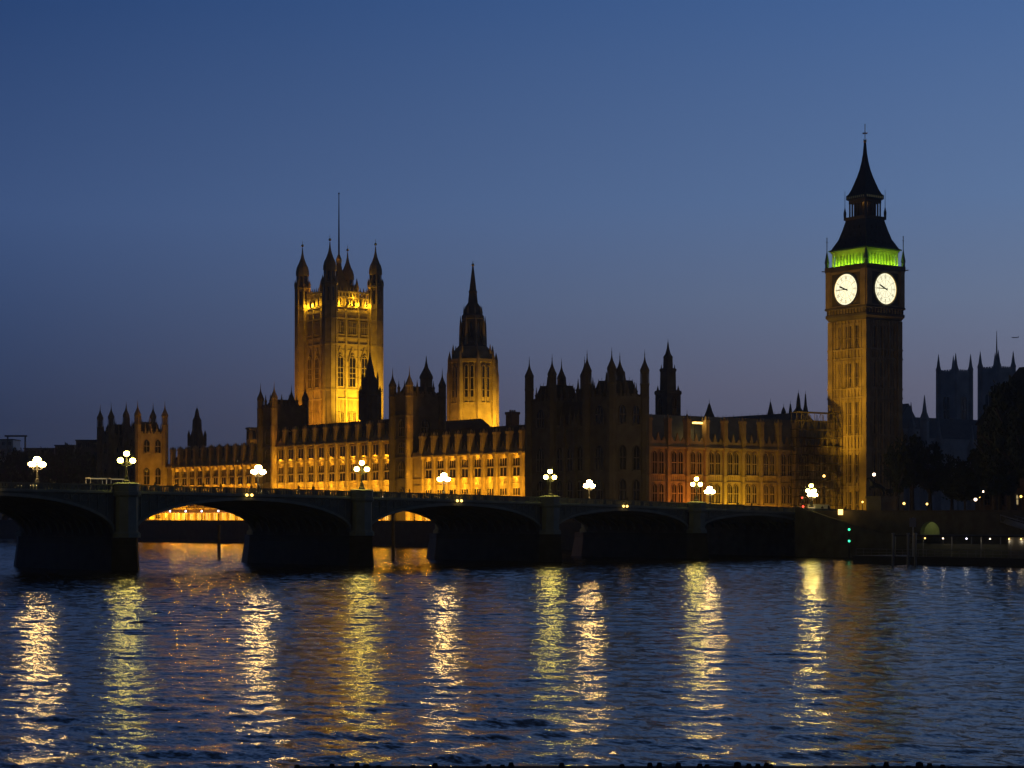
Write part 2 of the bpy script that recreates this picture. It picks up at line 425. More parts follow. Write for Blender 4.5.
# ------------------------------------------------------------------ bridge lamps
mpost = MB().loft([(.45,0),(.45,.3),(.28,.45),(.22,.9),(.12,1.1),(.09,2.9),(.06,3.62)], 8).mesh('post', IRON)
ma = MB()
for s_ in (-1, 1):
    ma.bar((0,0,2.4), (s_*.6,0,2.3), .045); ma.bar((s_*.6,0,2.3), (s_*.95,0,2.7), .045); ma.bar((0,0,2.95), (s_*.7,0,2.45), .03)
marms = ma.mesh('arms', IRON)
mcap = MB().loft([(.2,.6),(.22,.66),(.08,.8),(.03,.95)], 8).mesh('cap', IRON)
def lantern_mesh(m, r): return MB().loft([(r*.5,0),(r*.9,.15),(r,.33),(r*.88,.5),(r*.5,.64)], 8).mesh('lantern', m, True)
mlN, mlF = lantern_mesh(LAMPN, .36), lantern_mesh(LAMPF, .5)
def bridge_lamp(x, y, near, label, grp):
    t_ = thing('street_lamp', label, 'street lamp', (x, y, zt(x)+.2), 0, grp)
    inst(mpost, 'post', t_); inst(marms, 'arms', t_)
    for dx, dz in ((0, 3.62), (-.95, 2.7), (.95, 2.7)) if near else ((0, 3.45), (-.8, 2.75), (.8, 2.75)):
        l = inst(mlN if near else mlF, 'lantern', t_, (dx,0,dz)); inst(mcap, 'cap', l)
    return t_
GN, GF = 'three-lantern lamps on the near bridge parapet', 'three-lantern lamps on the far bridge parapet'
nl = [(A1,'yellowish triple lantern of the near parapet at the bridge end beside the clock tower'),
      (30.5,'yellowish triple lantern before the orange lit north front, just left of a whiter lamp'),
      (65.4,'yellowish triple lantern against the left half of the big dark pavilion'),
      (103.7,'yellowish triple lantern before the palace middle, below the dark spire'),
      (143.5,'yellowish triple lantern left of the far corner pavilion of the palace'),
      (181.8,'yellowish triple lantern on the pier next to the near bridge end'), (216.7,'yellowish triple lantern on the pier closest to the near shore')]
for x, lb in nl: bridge_lamp(x, .4 if x > 0 else -.3, True, lb, GN)
fl = [(-33,'bright white lamp cluster on the bridge approach left of the clock tower foot'),
      (A1,'bright white lamp cluster before the yellow lit north front'), (30.5,'bright white lamp cluster against the right half of the big dark pavilion'),
      (65.4,'bright white lamp cluster before the brightly lit wing left of the dark pavilion'),
      (103.7,'bright white lamp cluster where the low far wing meets the taller palace middle'),
      (142.3,'bright white lamp cluster before the dark trees, leftmost in the photo')]
for x, lb in fl: bridge_lamp(x, -BW-.4 if x > 0 else -BW+.3, False, lb, GF)

# ------------------------------------------------------------------ gothic kit (outward = local -x)
def win_meshes(w, h, lights=2, transoms=(.5,), arch=True, depth=.28, glass=GLASS):
    hw = w/2; ah = min(w*.55, h*.3) if arch else 0
    f = MB(); e = .16
    f.box(-depth, 0, -hw-e, -hw, -.1, h-ah); f.box(-depth, 0, hw, hw+e, -.1, h-ah); f.box(-depth-.12, 0, -hw-e-.1, hw+e+.1, -.35, -.1)
    if arch:
        for s_ in (-1, 1):
            pts = [(s_*hw, h-ah), (s_*hw*.8, h-ah*.5), (s_*hw*.42, h-ah*.17), (0, h)]
            for (a, b_), (c, d) in zip(pts, pts[1:]):
                f.add([(x,y,z) for x in (-depth,0) for y,z in ((a,b_),(c,d),(c,d+e*1.3),(a+s_*e,b_))], [(0,1,2,3),(7,6,5,4),(0,4,5,1),(3,2,6,7)])
    else: f.box(-depth, 0, -hw-e, hw+e, h, h+e)
    for i in range(1, lights):
        y = -hw+w*i/lights; f.box(-depth*.8, 0, y-.07, y+.07, 0, h-ah*.35)
    for tr in transoms: f.box(-depth*.75, 0, -hw, hw, h*tr-.1, h*tr+.1)
    g = MB()
    if arch:
        pts = [(-hw,0),(hw,0),(hw,h-ah),(hw*.8,h-ah*.5),(hw*.42,h-ah*.17),(0,h),(-hw*.42,h-ah*.17),(-hw*.8,h-ah*.5),(-hw,h-ah)]
    else: pts = [(-hw,0),(hw,0),(hw,h),(-hw,h)]
    n_ = len(pts)
    g.add([(-.05,y,z) for y,z in pts]+[(-.01,y,z) for y,z in pts], [tuple(range(n_)), tuple(range(2*n_-1,n_-1,-1))]+[(i,i+n_,(i+1)%n_+n_,(i+1)%n_) for i in range(n_)])
    return f, g, glass
WC = {}
def window(parent, x, y, z, w, h, rz=0, lights=2, transoms=(.5,), arch=True, m=STONE, glass=GLASS, depth=.28):
    key = (w, h, lights, transoms, arch, m.name, glass.name, depth)
    if key not in WC:
        f, g, gl = win_meshes(w, h, lights, transoms, arch, depth, glass)
        WC[key] = (f.mesh('window', m), g.mesh('pane', gl))
    o = inst(WC[key][0], 'window', parent, (x,y,z), rz); inst(WC[key][1], 'pane', o)
    return o
def turret_mesh(r, z0, z1, m, cap=1.0, bands=(), open_top=True):
    """octagonal turret from z0, eaves of its ogee cap at z1"""
    mb = MB(); H = z1-z0
    prof = [(r,z0)]
    for zb in sorted(bands): 
        if z0 < zb < z1-1: prof += [(r,zb-.3),(r*1.12,zb-.25),(r*1.12,zb+.15),(r,zb+.2)]
    prof += [(r,z1-r*3.2-.2),(r*1.15,z1-r*3.2),(r*1.15,z1-r*3.2+.3),(r*.82,z1-r*3.2+.4),(r*.82,z1-.3),(r*1.08,z1),(r*1.08,z1+.2)]
    c = cap*r
    prof += [(r*.98,z1+c*.5),(r*.95,z1+c*.9),(r*.72,z1+c*1.5),(r*.42,z1+c*2.2),(r*.2,z1+c*3.0),(r*.1,z1+c*3.8),(r*.07,z1+c*4.4)]
    mb.loft(prof, 8)
    zt_ = z1+c*4.4
    mb.ball((0,0,zt_), r*.17, 6, 4); mb.bar((0,0,zt_), (0,0,zt_+r*1.1), .05, 4)
    for i in range(8):        # corner shafts and little pinnacles round the top stage
        a = math.pi/8+i*math.pi/4; k = 1/math.cos(math.pi/8)
        x_, y_ = r*k*math.cos(a), r*k*math.sin(a)
        mb.bar((x_,y_,z0), (x_,y_,z1-r*3.2), r*.09, 4)
        mb.bar((x_,y_,z1-r*3.2), (x_*.98,y_*.98,z1+.3), r*.09, 4)
        mb.loft([(r*.12,z1+.2),(.01,z1+c*.9)], 4, x_, y_)
    return mb.mesh('turret', m)
def pinnacle_mesh(w, z0, z1, m, cap=1.6):
    mb = MB(); mb.loft([(w,z0),(w,z1-.4),(w*1.25,z1-.3),(w*1.25,z1),(w*.7,z1+.05),(.03,z1+cap)], 4)
    mb.ball((0,0,z1+cap), .12, 5, 3)
    return mb.mesh('pinnacle', m)
def battlement(mb, x0, x1, y0, y1, z, h=1.0, step=1.6, t_=.35, gab=False):
    """crenellated parapet round a rectangle"""
    def run(a, b_, fixed, ax):
        L = b_-a; n_ = max(1, int(L/step)); s_ = L/n_
        for i in range(n_):
            p0, p1 = a+i*s_, a+i*s_+s_*.55
            if ax == 'x': mb.box(p0, p1, fixed, fixed+t_, z+h*.55, z+h)
            else: mb.box(fixed, fixed+t_, p0, p1, z+h*.55, z+h)
    mb.box(x0,x1,y0,y0+t_,z,z+h*.551); mb.box(x0,x1,y1-t_,y1,z,z+h*.551)
    mb.box(x0,x0+t_,y0+t_,y1-t_,z,z+h*.551); mb.box(x1-t_,x1,y0+t_,y1-t_,z,z+h*.551)
    run(x0,x1,y0,'x'); run(x0,x1,y1-t_,'x'); run(y0,y1,x0,'y'); run(y0,y1,x1-t_,'y')
def crest(mb, p, q, n_, h=.9):
    p, q = Vector(p), Vector(q)
    mb.bar(p, q, .12, 4)
    for i in range(n_+1):
        c = p.lerp(q, i/n_); mb.bar(c, c+Vector((0,0,h if i % 2 else h*.6)), .05, 4)

# ------------------------------------------------------------------ river front wings
BUTT = {}
def buttress(parent, x, y, rz, ztop, zc, zbase=6.0, m=STONE):
    key = (ztop, zc, zbase, m.name)
    if key not in BUTT:
        mb = MB()
        mb.box(-.95,0,-.55,.55,zbase,zbase+2.2); mb.box(-.68,0,-.4,.4,zbase+2.2,zc-.6)
        for zz in (9.9, 15.0, 16.6): mb.box(-.78,0,-.5,.5,zz,zz+.25)
        mb.box(-1.12,0,-.6,.6,zc-.6,zc+.5)
        mb.box(-.9,.5,-.52,.52,zc+.5,ztop-.5); mb.box(-1.05,.62,-.66,.66,ztop-.5,ztop)
        for s_ in (-.33,.33): mb.box(-.98,-.9,s_-.14,s_+.14,zc+.9,ztop-.9)
        for sx_ in (-.8,.4):
            for sy_ in (-.42,.42): mb.loft([(.16,ztop),(.02,ztop+.9)], 4, sx_, sy_)
        mb.loft([(.42,ztop),(.2,ztop+.5),(.02,ztop+1.1)], 4, -.2, 0)
        BUTT[key] = mb.mesh('buttress', m)
    return inst(BUTT[key], 'buttress', parent, (x,y,0), rz)
def wing(label, u0, u1, v0, dep, zc, zsh, zr, rows, ulist, dormers=True, power=1.0, m=STONE, extra=None):
    """river-facing range; local y measured from u0"""
    t_ = pal('palace_wing', label, 'palace wing', v0, u0, 0)
    L = u1-u0
    mb = MB(); mb.box(0,dep,0,L,6.0,zc-.01)
    for zz in (9.9, 15.0, 16.6): mb.box(-.25,0,0,L,zz,zz+.22)
    # panel tracery under the windows
    y = .4
    while y < L: mb.box(-.14,0,y-.06,y+.06,15.22,16.6); y += .6
    mb.build('wall', m, t_)
    mb = MB(); mb.box(-1.0,dep,0,L,zc,zc+.35); mb.box(-.6,dep,0,L,zc+.352,zc+.8)
    mb.build('cornice', m, t_)
    mb = MB(); mb.box(-.35,-.05,0,L,zc+.802,zc+1.35)
    for a, b_ in zip(ulist, ulist[1:]):
        c = (a+b_)/2-u0
        mb.add([(x,c+dy,z) for x in (-.35,-.05) for dy,z in ((-.75,zc+1.35),(.75,zc+1.35),(0,zc+2.7))], [(0,1,2),(5,4,3),(0,3,4,1),(1,4,5,2),(2,5,3,0)])
        mb.bar((-.2,c,zc+2.6), (-.2,c,zc+3.2), .07, 4)
        for dy in (-1.5,1.5): mb.box(-.35,-.05,c+dy-.3,c+dy+.3,zc+1.351,zc+1.7)
    mb.build('parapet', m, t_)
    mb = MB(); mb.gable(.6,dep-.6,.0,L,zc+.81,zr,'y',0,1.2)
    crest(mb, (dep/2,0,zr), (dep/2,L,zr), int(L/1.5), .7)
    mb.build('roof', SLATE, t_)
    for uu in ulist: buttress(t_, 0, uu-u0, 0, zsh, zc, m=m)
    for a, b_ in zip(ulist, ulist[1:]):
        c = (a+b_)/2-u0
        for (z0, h, w, li, tr, ar, gl) in rows: window(t_, 0, c, z0, w, h, 0, li, tr, ar, m, gl)
    return t_
GRW = (6.5, 2.9, 2.7, 3, (), True, WLIT)
LOW = (10.7, 3.3, 2.9, 3, (.5,), False, GLASS)
PRI = (17.0, 1.95, 2.8, 2, (), False, GLASS)
PR2 = (19.4, 1.75, 2.8, 3, (), False, GLASS)
TOP = (23.5, 2.6, 2.9, 2, (), False, GLASS)
un = [39.7, 45.0, 50.2, 55.5, 60.7, 66.0, 71.4, 76.6, 81.9, 87.1]
wn = wing('brilliantly floodlit two-storey palace wing between the dark pavilion and the slim twin turrets', 28.2, 92.0, 10, 14, 22.2, 27.5, 29.3, [GRW, LOW, PRI, PR2], [34.5]+un)
um = [100.9+5.5*i for i in range(12)]
wmid = wing('tall three-storey floodlit palace middle with a row of small square attic windows', 100.2, 161.2, 10, 16, 26.8, 31.6, 33.2, [GRW, LOW, PRI, PR2, TOP], um)
us = [169.8+5.05*i for i in range(12)]
ws = wing('low distant floodlit palace wing reaching to the far corner pavilion', 169.4, 229.8, 10, 14, 22.4, 28.0, 28.6, [GRW, LOW, PRI, PR2], us)
def bays(ul, top, attic=False, k=1.0):
    for a, b_ in zip(ul, ul[1:]):
        c = (a+b_)/2; j = random.uniform(.75, 1.25)
        light('POINT', P(10-.78, c, top-.55), 110*k*j, SOD, .12)
        light('POINT', P(10-1.1, c, 16.1), 270*k*random.uniform(.8,1.2), SOD, .12)
        light('POINT', P(10-1.2, c, 14.2), 230*k*random.uniform(.8,1.2), SOD, .12)
        if attic: light('POINT', P(10-.9, c, 23.15), 190*k*j, SOD, .12)
bays(un, 22.2); bays(um, 22.4, True, .75); bays(us, 22.4, k=.8)
for a, b_ in ((36, 92), (100, 161), (169, 230)):      # ground-level troughs along the foot of the front
    c = (a+b_)/2; L = b_-a
    light('AREA', P(4.2, c, 6.8), 8200, SOD, .5, sy=L, target=P(10.3, c, 13.0))
    light('AREA', P(7.6, c, 6.25), 900, SOD, .4, sy=L, target=P(10.0, c, 9.0))
# middle top storey cornice at the second-floor level
MB().box(-.7,0,0,61,22.35,22.75).build('string_course', STONE, wmid)

# twin slim towers on the river front
def slim_tower(label, u, lit):
    t_ = pal('turreted_tower', label, 'tower', 9.2, u, 0, 'slim turreted towers on the river front')
    mb = MB(); mb.box(.3,9.8,.3,7.5,6,38.0)
    for zz in (9.9,16.6,22.3,27.0,33): mb.box(.05,10.05,.05,7.75,zz,zz+.3)
    mb.build('wall', SHADESTONE, t_)
    mb = MB(); battlement(mb, .1,10,.1,7.7,38,1.2,1.2); mb.build('parapet', SHADESTONE, t_)
    mb = MB(); mb.gable(.9,9.3,.9,6.9,38.4,40.6,'x',1.2,2.0); crest(mb,(2.1,3.9,40.6),(8.1,3.9,40.6),6); mb.build('roof', SLATE, t_)
    for q in (2.5,5,7.5): inst(pinnacle_mesh(.25,38,40.4,SHADESTONE,1.5), 'pinnacle', t_, (q,.2,0))
    for q in (2.5,5.2): inst(pinnacle_mesh(.25,38,40.4,SHADESTONE,1.5), 'pinnacle', t_, (.2,q,0))
    for i, (x, y) in enumerate(((0,0),(0,7.8),(10.1,0),(10.1,7.8))):
        inst(turret_mesh(.85, 6, 40.6, STONE if i == 0 else SHADESTONE, 1.05, (9.9,16.6,22.3,27.0,33.0)), 'turret', t_, (x,y,0))  # front turret in the lit stone, the others in the shade-darkened copy
    for z0, h in ((11,3.6),(17.2,4.2),(23.6,2.8),(28,4.2)):
        window(t_, .3, 3.9, z0, 2.4, h, 0, 3, (.5,), True, SHADESTONE); window(t_, 5, .3, z0, 2.6, h, R(90), 3, (.5,), True, SHADESTONE)
    if lit: MB().loft([(1.5,38),(1.5,43),(1.7,43.2),(1.6,43.8),(1.1,44.8),(.5,46),(.2,47.5),(.05,49)],8).build('stair_lantern', SHADESTONE, t_).location = (9.6,6.6,0)
    return t_
slim_tower('slim dark tower with four spiked turrets right of the big floodlit square tower', 92.3, True)
slim_tower('slim dark tower with four spiked turrets left of the big floodlit square tower', 161.4, False)
for uu in (92.3, 161.4):
    light('POINT', P(8.0, uu-1.6, 30), 26, ORA, .15)
    light('POINT', P(7.6, uu-.9, 18), 55, SOD, .15); light('POINT', P(7.6, uu-.9, 12), 50, SOD, .15); light('POINT', P(7.6, uu-1.1, 25), 35, SOD, .15)

# corner pavilions
def pavilion(label, u0, lengths, tw, dep, m, lit):
    t_ = pal('corner_pavilion', label, 'palace pavilion', 0, u0, 0, 'corner pavilions of the palace by the river')
    L = lengths; D_ = dep
    mb = MB()
    mb.box(.5,D_,.5,L-.5,6,26.0)
    for y0 in (.5, L-tw+.3): mb.box(.3,dep-.3,y0-.2,y0+tw-.6,6.001,32.4)
    for zz in (9.9,16.6,23.4,25.8): mb.box(.25,D_,.25,L-.25,zz,zz+.3)
    mb.build('wall', m, t_)
    mb = MB(); battlement(mb,.2,D_,.2,L-.2,26.3,1.2,1.5)
    for y0 in (.2, L-tw): battlement(mb,.2,dep-.2,y0,y0+tw-.2,32.4,1.3,1.1)
    mb.build('parapet', m, t_)
    mb = MB()
    for y0 in (.2, L-tw):
        mb.gable(.9,dep-.9,y0+.8,y0+tw-.8,32.6,36.6,'x',1.0,2.3); crest(mb,(1.9,y0+tw/2-2.3,36.6),(dep-1.9,y0+tw/2-2.3,36.6),6,.8); crest(mb,(1.9,y0+tw/2+2.3,36.6),(dep-1.9,y0+tw/2+2.3,36.6),6,.8)
    mb.gable(1.5,dep-1,tw+.3,L-tw-.3,26.4,32.5,'y',.3,2.2); crest(mb,(dep/2,tw+1,32.5),(dep/2,L-tw-1,32.5),8,.8)
    mb.build('roof', SLATE, t_)
    tm = turret_mesh(.88, 6, 38.5, m, 1.0, (9.9,16.6,23.4,29,33))
    for y0 in (.2, L-tw):
        for (x, y) in ((.2,0),(.2,tw-.2),(dep-.2,0),(dep-.2,tw-.2)): inst(tm, 'turret', t_, (x,y0+y,0))
    for y0 in (.2, L-tw):      # spirelets on the roofs
        for dx, dy in ((2.2,tw*.5),(dep/2,1.2),(dep/2,tw-1.3),(dep-2.2,tw*.5)): inst(pinnacle_mesh(.3,32.5,36.2,m,2.2), 'pinnacle', t_, (dx,y0+dy,0))
    pmn = pinnacle_mesh(.2, 32.5, 34.6, m, 1.5)
    for y0 in (.2, L-tw):
        for q in (.3,.5,.7): inst(pmn, 'pinnacle', t_, (.4,y0+tw*q,0)); inst(pmn, 'pinnacle', t_, (dep-.4,y0+tw*q,0)); inst(pmn, 'pinnacle', t_, (dep*q,y0+.2,0))
    for q in (.25,.5,.75): inst(pinnacle_mesh(.25, 26, 29.5, m, 1.8), 'pinnacle', t_, (.4,tw+(L-2*tw)*q,0))
    for q in (.3,.5,.72): inst(pinnacle_mesh(.35, 31, 35.5, m, 2.2), 'pinnacle', t_, (dep*.5,tw+(L-2*tw)*q,0))
    for z0, h in ((6.8,2.7),(10.7,4.6),(17.4,5.2),(27.2,4.0)):
        for y in (.2+tw/2-.1, L-tw/2-.1): window(t_, .3, y, z0, 2.7, h, 0, 3, (.5,), True, m)
        for x in (3.2,7.0): window(t_, x, .3, z0, 1.8, h, R(90), 2, (.5,), True, m)
        if z0 < 25:
            for y in (tw+2.6, L/2, L-tw-2.6):  window(t_, .5, y, z0, 1.9, h, 0, 2, (.5,), True, m)
    for y in (tw+.2, L/2-1.9, L/2+1.9, L-tw-.2): 
        mb = MB(); mb.box(-.2,.5,y-.35,y+.35,6,27.5); mb.loft([(.4,27.5),(.02,30)],4,.1,y); mb.build('buttress', m, t_)
    return t_
pavilion('big unlit corner pavilion, a black cluster of spiked turrets in the palace middle', .4, 29.6, 8.6, 9.6, SHADESTONE, False)
pavilion('small far corner pavilion at the left end of the palace, one face lit orange', 229.9, 27.6, 8.4, 9.6, STONE, True)
light('AREA', P(4.5, 215, 8), 3000, SOD, 1.5, sy=6, target=P(5, 230, 20))

hb = pal('palace_range', 'dark range joining the big unlit pavilion to the lit north front', 'palace range', 9.7, 20.9)
MB().box(0,17.4,.02,12,6,24).build('wall', SHADESTONE, hb); MB().gable(0,17.4,.4,11.6,24.01,30.2,'x',0,1).build('roof', SLATE, hb)
# north front between pavilion and clock tower
nf = pal('palace_wing', 'north front of the palace facing the bridge, lit orange and yellow from below', 'palace wing', 27.2, 20.9, 0)
Ln = 70.0
mb = MB(); mb.box(0,Ln,0,13,6,23.1)
for zz in (9.9,15.3,16.9): mb.box(0,Ln,-.25,0,zz,zz+.22)
x = .4
while x < Ln: mb.box(x-.06,x+.06,-.14,0,15.52,16.9); x += .6
mb.build('wall', STONE, nf)
mb = MB(); mb.box(0,Ln,-.8,13,23.1,23.5); mb.box(0,Ln,-.5,12.9,23.502,24.0); mb.build('cornice', STONE, nf)
vb = [i*5.88+.8-.4 for i in range(11)]
mb = MB(); mb.box(0,Ln,-.3,0,24.002,24.9)
for i in range(len(vb)-1):
    for dx, hh in ((1.2,.9),(2.94,1.9),(4.7,.9)):
        c = vb[i]+dx
        mb.add([(c+d,y,z) for y in (-.3,0) for d,z in ((-.6,24.9),(.6,24.9),(0,24.9+hh))], [(0,1,2),(5,4,3),(0,3,4,1),(1,4,5,2),(2,5,3,0)])
mb.build('parapet', STONE, nf)
mb = MB(); mb.gable(0,Ln,.6,12.6,24.01,31.2,'x',0,1.2); crest(mb,(0,6.6,31.2),(Ln,6.6,31.2),40,.6); mb.build('roof', LEAD, nf)
for x in vb[:-1]: buttress(nf, x, 0, R(90), 30.0 if x < 50 else 24.0, 23.1)
for a in vb[:-1]:
    for dx in (1.95, 3.93):
        for z0, h in ((6.8,2.8),(10.6,4.3),(17.3,5.2)): window(nf, a+dx, 0, z0, 1.35, h, R(90), 2, (.5,), True)
for v, k, c in ((31.5,.3,ORA),(37.0,1.6,ORA),(40.5,.5,ORA),(46,.95,YEL),(51.5,1.5,YEL),(55.5,1.1,YEL),(60.5,.75,SOD),(66.5,.55,SOD),(73,.25,SOD),(79,.18,SOD)):
    light('SPOT', P(v, 16.8, 7.0), 1500*k, c, .25, spot=110, target=P(v, 21, 13.5))
    light('SPOT', P(v, 10.5, 7.4), 1100*k, c, .3, spot=60, target=P(v, 21, 20))
# lit lamp on the north front roof
t_ = thing('roof_floodlight', 'bright yellow lamp on the north front roof beside a small pyramid turret', 'floodlight', P(43.2, 21.2, 26.0), PR)
MB().box(-1.5,1.3,-.25,.25,3.1,3.5).build('lamp_glass', mat('work_light', (1,1,1), emit=(1,.6,.12), strength=4, noise=0), t_)
MB().box(-1.6,1.4,-.3,.3,3.51,3.7).build('housing', IRON, t_)
mb = MB(); mb.bar((-1,0,-2),(-1,0,3.1),.08); mb.bar((1,0,-2),(1,0,3.1),.08); mb.build('bracket', IRON, t_)
light('POINT', P(43.2, 19.6, 29.3), 120, (1,.6,.15), .3)

# scaffold at the clock tower end of the north front
sc_ = pal('scaffolding', 'scaffolding lattice over the roof end beside the clock tower', 'scaffolding', 71.5, 15.5, 0)
mb = MB()
for i in range(7):
    for y in (0, 1.6, 3.4):
        mb.bar((i*2.2,y,6.0 if y else 6.0),(i*2.2,y,32.2),.09,4)
for j in range(13):
    z = 8+j*2.05
    for y in (0,1.6,3.4): mb.bar((-.4,y,z),(13.6,y,z),.08,4)
    for i in range(7): mb.bar((i*2.2,-.3,z),(i*2.2,3.7,z),.07,4)
for i in range(6):
    for j in range(6):
        a, b_ = (i,i+1) if (i+j) % 2 else (i+1,i)
        mb.bar((a*2.2,-.1,8+j*4.1),(b_*2.2,-.1,12.1+j*4.1),.07,4)
mb.build('poles', WOOD, sc_)
mb = MB()
for j in (0,2,4,6,8,10,12): mb.box(-.3,13.5,.1,1.5,8+j*2.05+.08,8.13+j*2.05)
mb.build('boards', WOOD, sc_)

# ------------------------------------------------------------------ clock tower
G0 = 6.8
ct = pal('clock_tower', 'tall clock tower with glowing white dials and a green lit belfry', 'clock tower', 92.1, 14.2, 0)
S = 5.75     # half shaft (wall), corner buttresses reach 6.35
bandz = [14.5, 23.6, 26.8, 36.2, 38.4, 45.8, 48.0]
mb = MB(); mb.box(-S,S,-S,S,G0-1,55.4)
for zz in bandz: mb.box(-S-.35,S+.35,-S-.35,S+.35,zz,zz+.4)
mb.build('shaft', STONE, ct)
for sx_ in (-1,1):
    for sy_ in (-1,1):
        mb = MB(); cx_, cy_ = sx_*5.7, sy_*5.7
        mb.box(cx_-.9,cx_+.9,cy_-.9,cy_+.9,G0-1,24.2)
        mb.box(cx_-.72,cx_+.72,cy_-.72,cy_+.72,24.2,55.3)
        for zz in bandz: mb.box(cx_-.85,cx_+.85,cy_-.85,cy_+.85,zz+.02,zz+.38)
        mb.loft([(.5,24.2),(.5,26.5),(.02,29)],4,cx_+sx_*.75,cy_+sy_*.75)
        mb.build('corner_buttress', STONE, ct)
panel = MB()       # vertical ribs and panelling of one face
for i in range(9):
    y = -4.4+i*1.1; wd = .17 if i % 2 == 0 else .09; dp = .42 if i % 2 == 0 else .26
    panel.box(-S-dp,-S,y-wd,y+wd,G0,55.2)
for (z0, z1) in ((8,14.3),(15.2,23.3),(27.4,36.0),(39,45.6),(48.6,54.6)):
    for i in range(8):
        y = -3.85+i*1.1
        panel.add([(-S-x,y+d,z) for x in (.22,0) for d,z in ((-.5,z1-.9),(-.5,z1),(.5,z1),(.5,z1-.9),(0,z1-.25))], [(0,1,4),(1,2,4),(2,3,4),(9,6,5),(9,7,6),(9,8,7),(0,4,9,5),(4,3,8,9)])
    zz = z0+2.2
    while zz < z1-2: panel.box(-S-.2,-S,-4.4,4.4,zz,zz+.14); zz += 2.6
pm = panel.mesh('panelling', STONE)
for (z0, z1) in ((8.5,13.4),(15.6,22.4),(27.6,35.2),(39.1,44.8),(48.6,53.9)):
    for i in (1,3,4,6):
        sm_ = MB().box(-S-.04,-S+.02,-3.85+i*1.1-.2,-3.85+i*1.1+.2,z0,z1).mesh('slit_window', GLASS)
        for k in range(4): inst(sm_, 'slit_window', ct, (0,0,0), k*math.pi/2)
for k in range(4): inst(pm, 'panelling', ct, (0,0,0), k*math.pi/2)
# clock stage
mb = MB()
mb.loft([(6.3,55.4),(6.35,55.6),(6.8,56.3),(6.8,56.9),(6.6,57.0),(6.6,58.0),(6.95,58.2),(6.95,58.6),(6.55,58.8),(6.55,67.3),(6.9,67.5),(6.95,68.2)],4)
for k in range(4):
    pass
mb.build('clock_stage', SHADESTONE, ct)
for sx_, sy_ in ((-1,0),(1,0),(0,-1),(0,1)):
    q = MB()
    if sx_: q.box(min(sx_*6.86,sx_*6.96),max(sx_*6.86,sx_*6.96),-6.96,6.96,68.21,68.75)
    else: q.box(-6.85,6.85,min(sy_*6.86,sy_*6.96),max(sy_*6.86,sy_*6.96),68.21,68.75)
    q.build('ledge_parapet', SHADESTONE, ct)
arc_ = MB()
for i in range(12):
    y = -5.5+i*1.0; arc_.box(-6.85,-6.55,y-.13,y+.13,57.0,58.2)
for s_ in (-1,1):
    arc_.box(-6.95,-6.5,s_*5.9-.75,s_*5.9+.75,58.7,67.6); arc_.box(-6.85,-6.5,s_*4.9-.12,s_*4.9+.12,58.7,67.6)
for (z0, z1) in ((58.7,59.0),(66.9,67.6)): arc_.box(-6.8,-6.5,-5.1,5.1,z0,z1)
am = arc_.mesh('stage_tracery', STONE)
# dial, facing -x
CZ = 62.9; RD = 3.75
def disc(r, x0, x1, n_=40):
    mb = MB(); vs = [(x,r*math.cos(2*math.pi*i/n_),CZ+r*math.sin(2*math.pi*i/n_)) for x in (x0,x1) for i in range(n_)]
    return mb.add(vs, [tuple(range(n_)), tuple(range(2*n_-1,n_-1,-1))]+[(i,i+n_,(i+1)%n_+n_,(i+1)%n_) for i in range(n_)])
def ring(mb, r0, r1, x0, x1, n_=48):
    for i in range(n_):
        a, b_ = 2*math.pi*i/n_, 2*math.pi*(i+1)/n_
        mb.add([(x,r*math.cos(t_),CZ+r*math.sin(t_)) for x in (x0,x1) for r,t_ in ((r0,a),(r1,a),(r1,b_),(r0,b_))], [(0,1,2,3),(7,6,5,4),(0,4,5,1),(1,5,6,2),(2,6,7,3),(3,7,4,0)])
dm = disc(RD, -6.72, -6.6).mesh('dial', DIAL)
fr = MB(); ring(fr, RD, RD+.4, -6.85, -6.6); frm = fr.mesh('dial_frame', GOLD)
nu = MB(); ring(nu, 2.15, 2.2, -6.75, -6.721); ring(nu, 3.2, 3.25, -6.75, -6.721)
NUM = ['XII','I','II','III','IV','V','VI','VII','VIII','IX','X','XI']
def flat(mb, p, q, wd):      # stroke in the dial plane, points (right, up) as seen by the viewer
    d = Vector((q[0]-p[0], q[1]-p[1])).normalized(); nn = Vector((-d.y, d.x))*wd/2
    pts = [(p[0]+nn.x,p[1]+nn.y),(q[0]+nn.x,q[1]+nn.y),(q[0]-nn.x,q[1]-nn.y),(p[0]-nn.x,p[1]-nn.y)]
    # viewer looks along +x; local y increases to the viewer's right when looking at the -x side? (right = -y)
    mb.add([(x,-a,CZ+b_) for x in (-6.752,-6.722) for a,b_ in pts], [(0,1,2,3),(7,6,5,4),(0,4,5,1),(1,5,6,2),(2,6,7,3),(3,7,4,0)])
for h_, s_ in enumerate(NUM):
    ang = math.pi/2-h_*math.pi/6; up = Vector((math.cos(ang), math.sin(ang))); rt = Vector((up.y, -up.x))
    wds = {'I':.16,'V':.36,'X':.38}; tot = sum(wds[c] for c in s_); xx = -tot/2
    for c in s_:
        w_ = wds[c]; mid = xx+w_/2; r0, r1 = 2.45, 3.12
        def pt(a, r): v_ = up*r+rt*a; return (v_.x, v_.y)
        if c == 'I': flat(nu, pt(mid,r0), pt(mid,r1), .055)
        if c == 'V': flat(nu, pt(mid-.13,r1), pt(mid,r0), .055); flat(nu, pt(mid+.13,r1), pt(mid,r0), .055)
        if c == 'X': flat(nu, pt(mid-.13,r1), pt(mid+.13,r0), .055); flat(nu, pt(mid+.13,r1), pt(mid-.13,r0), .055)
        xx += w_
    flat(nu, (up*3.3).to_tuple(), (up*3.6).to_tuple(), .09); flat(nu, (up*.5).to_tuple(), (up*2.1).to_tuple(), .035)
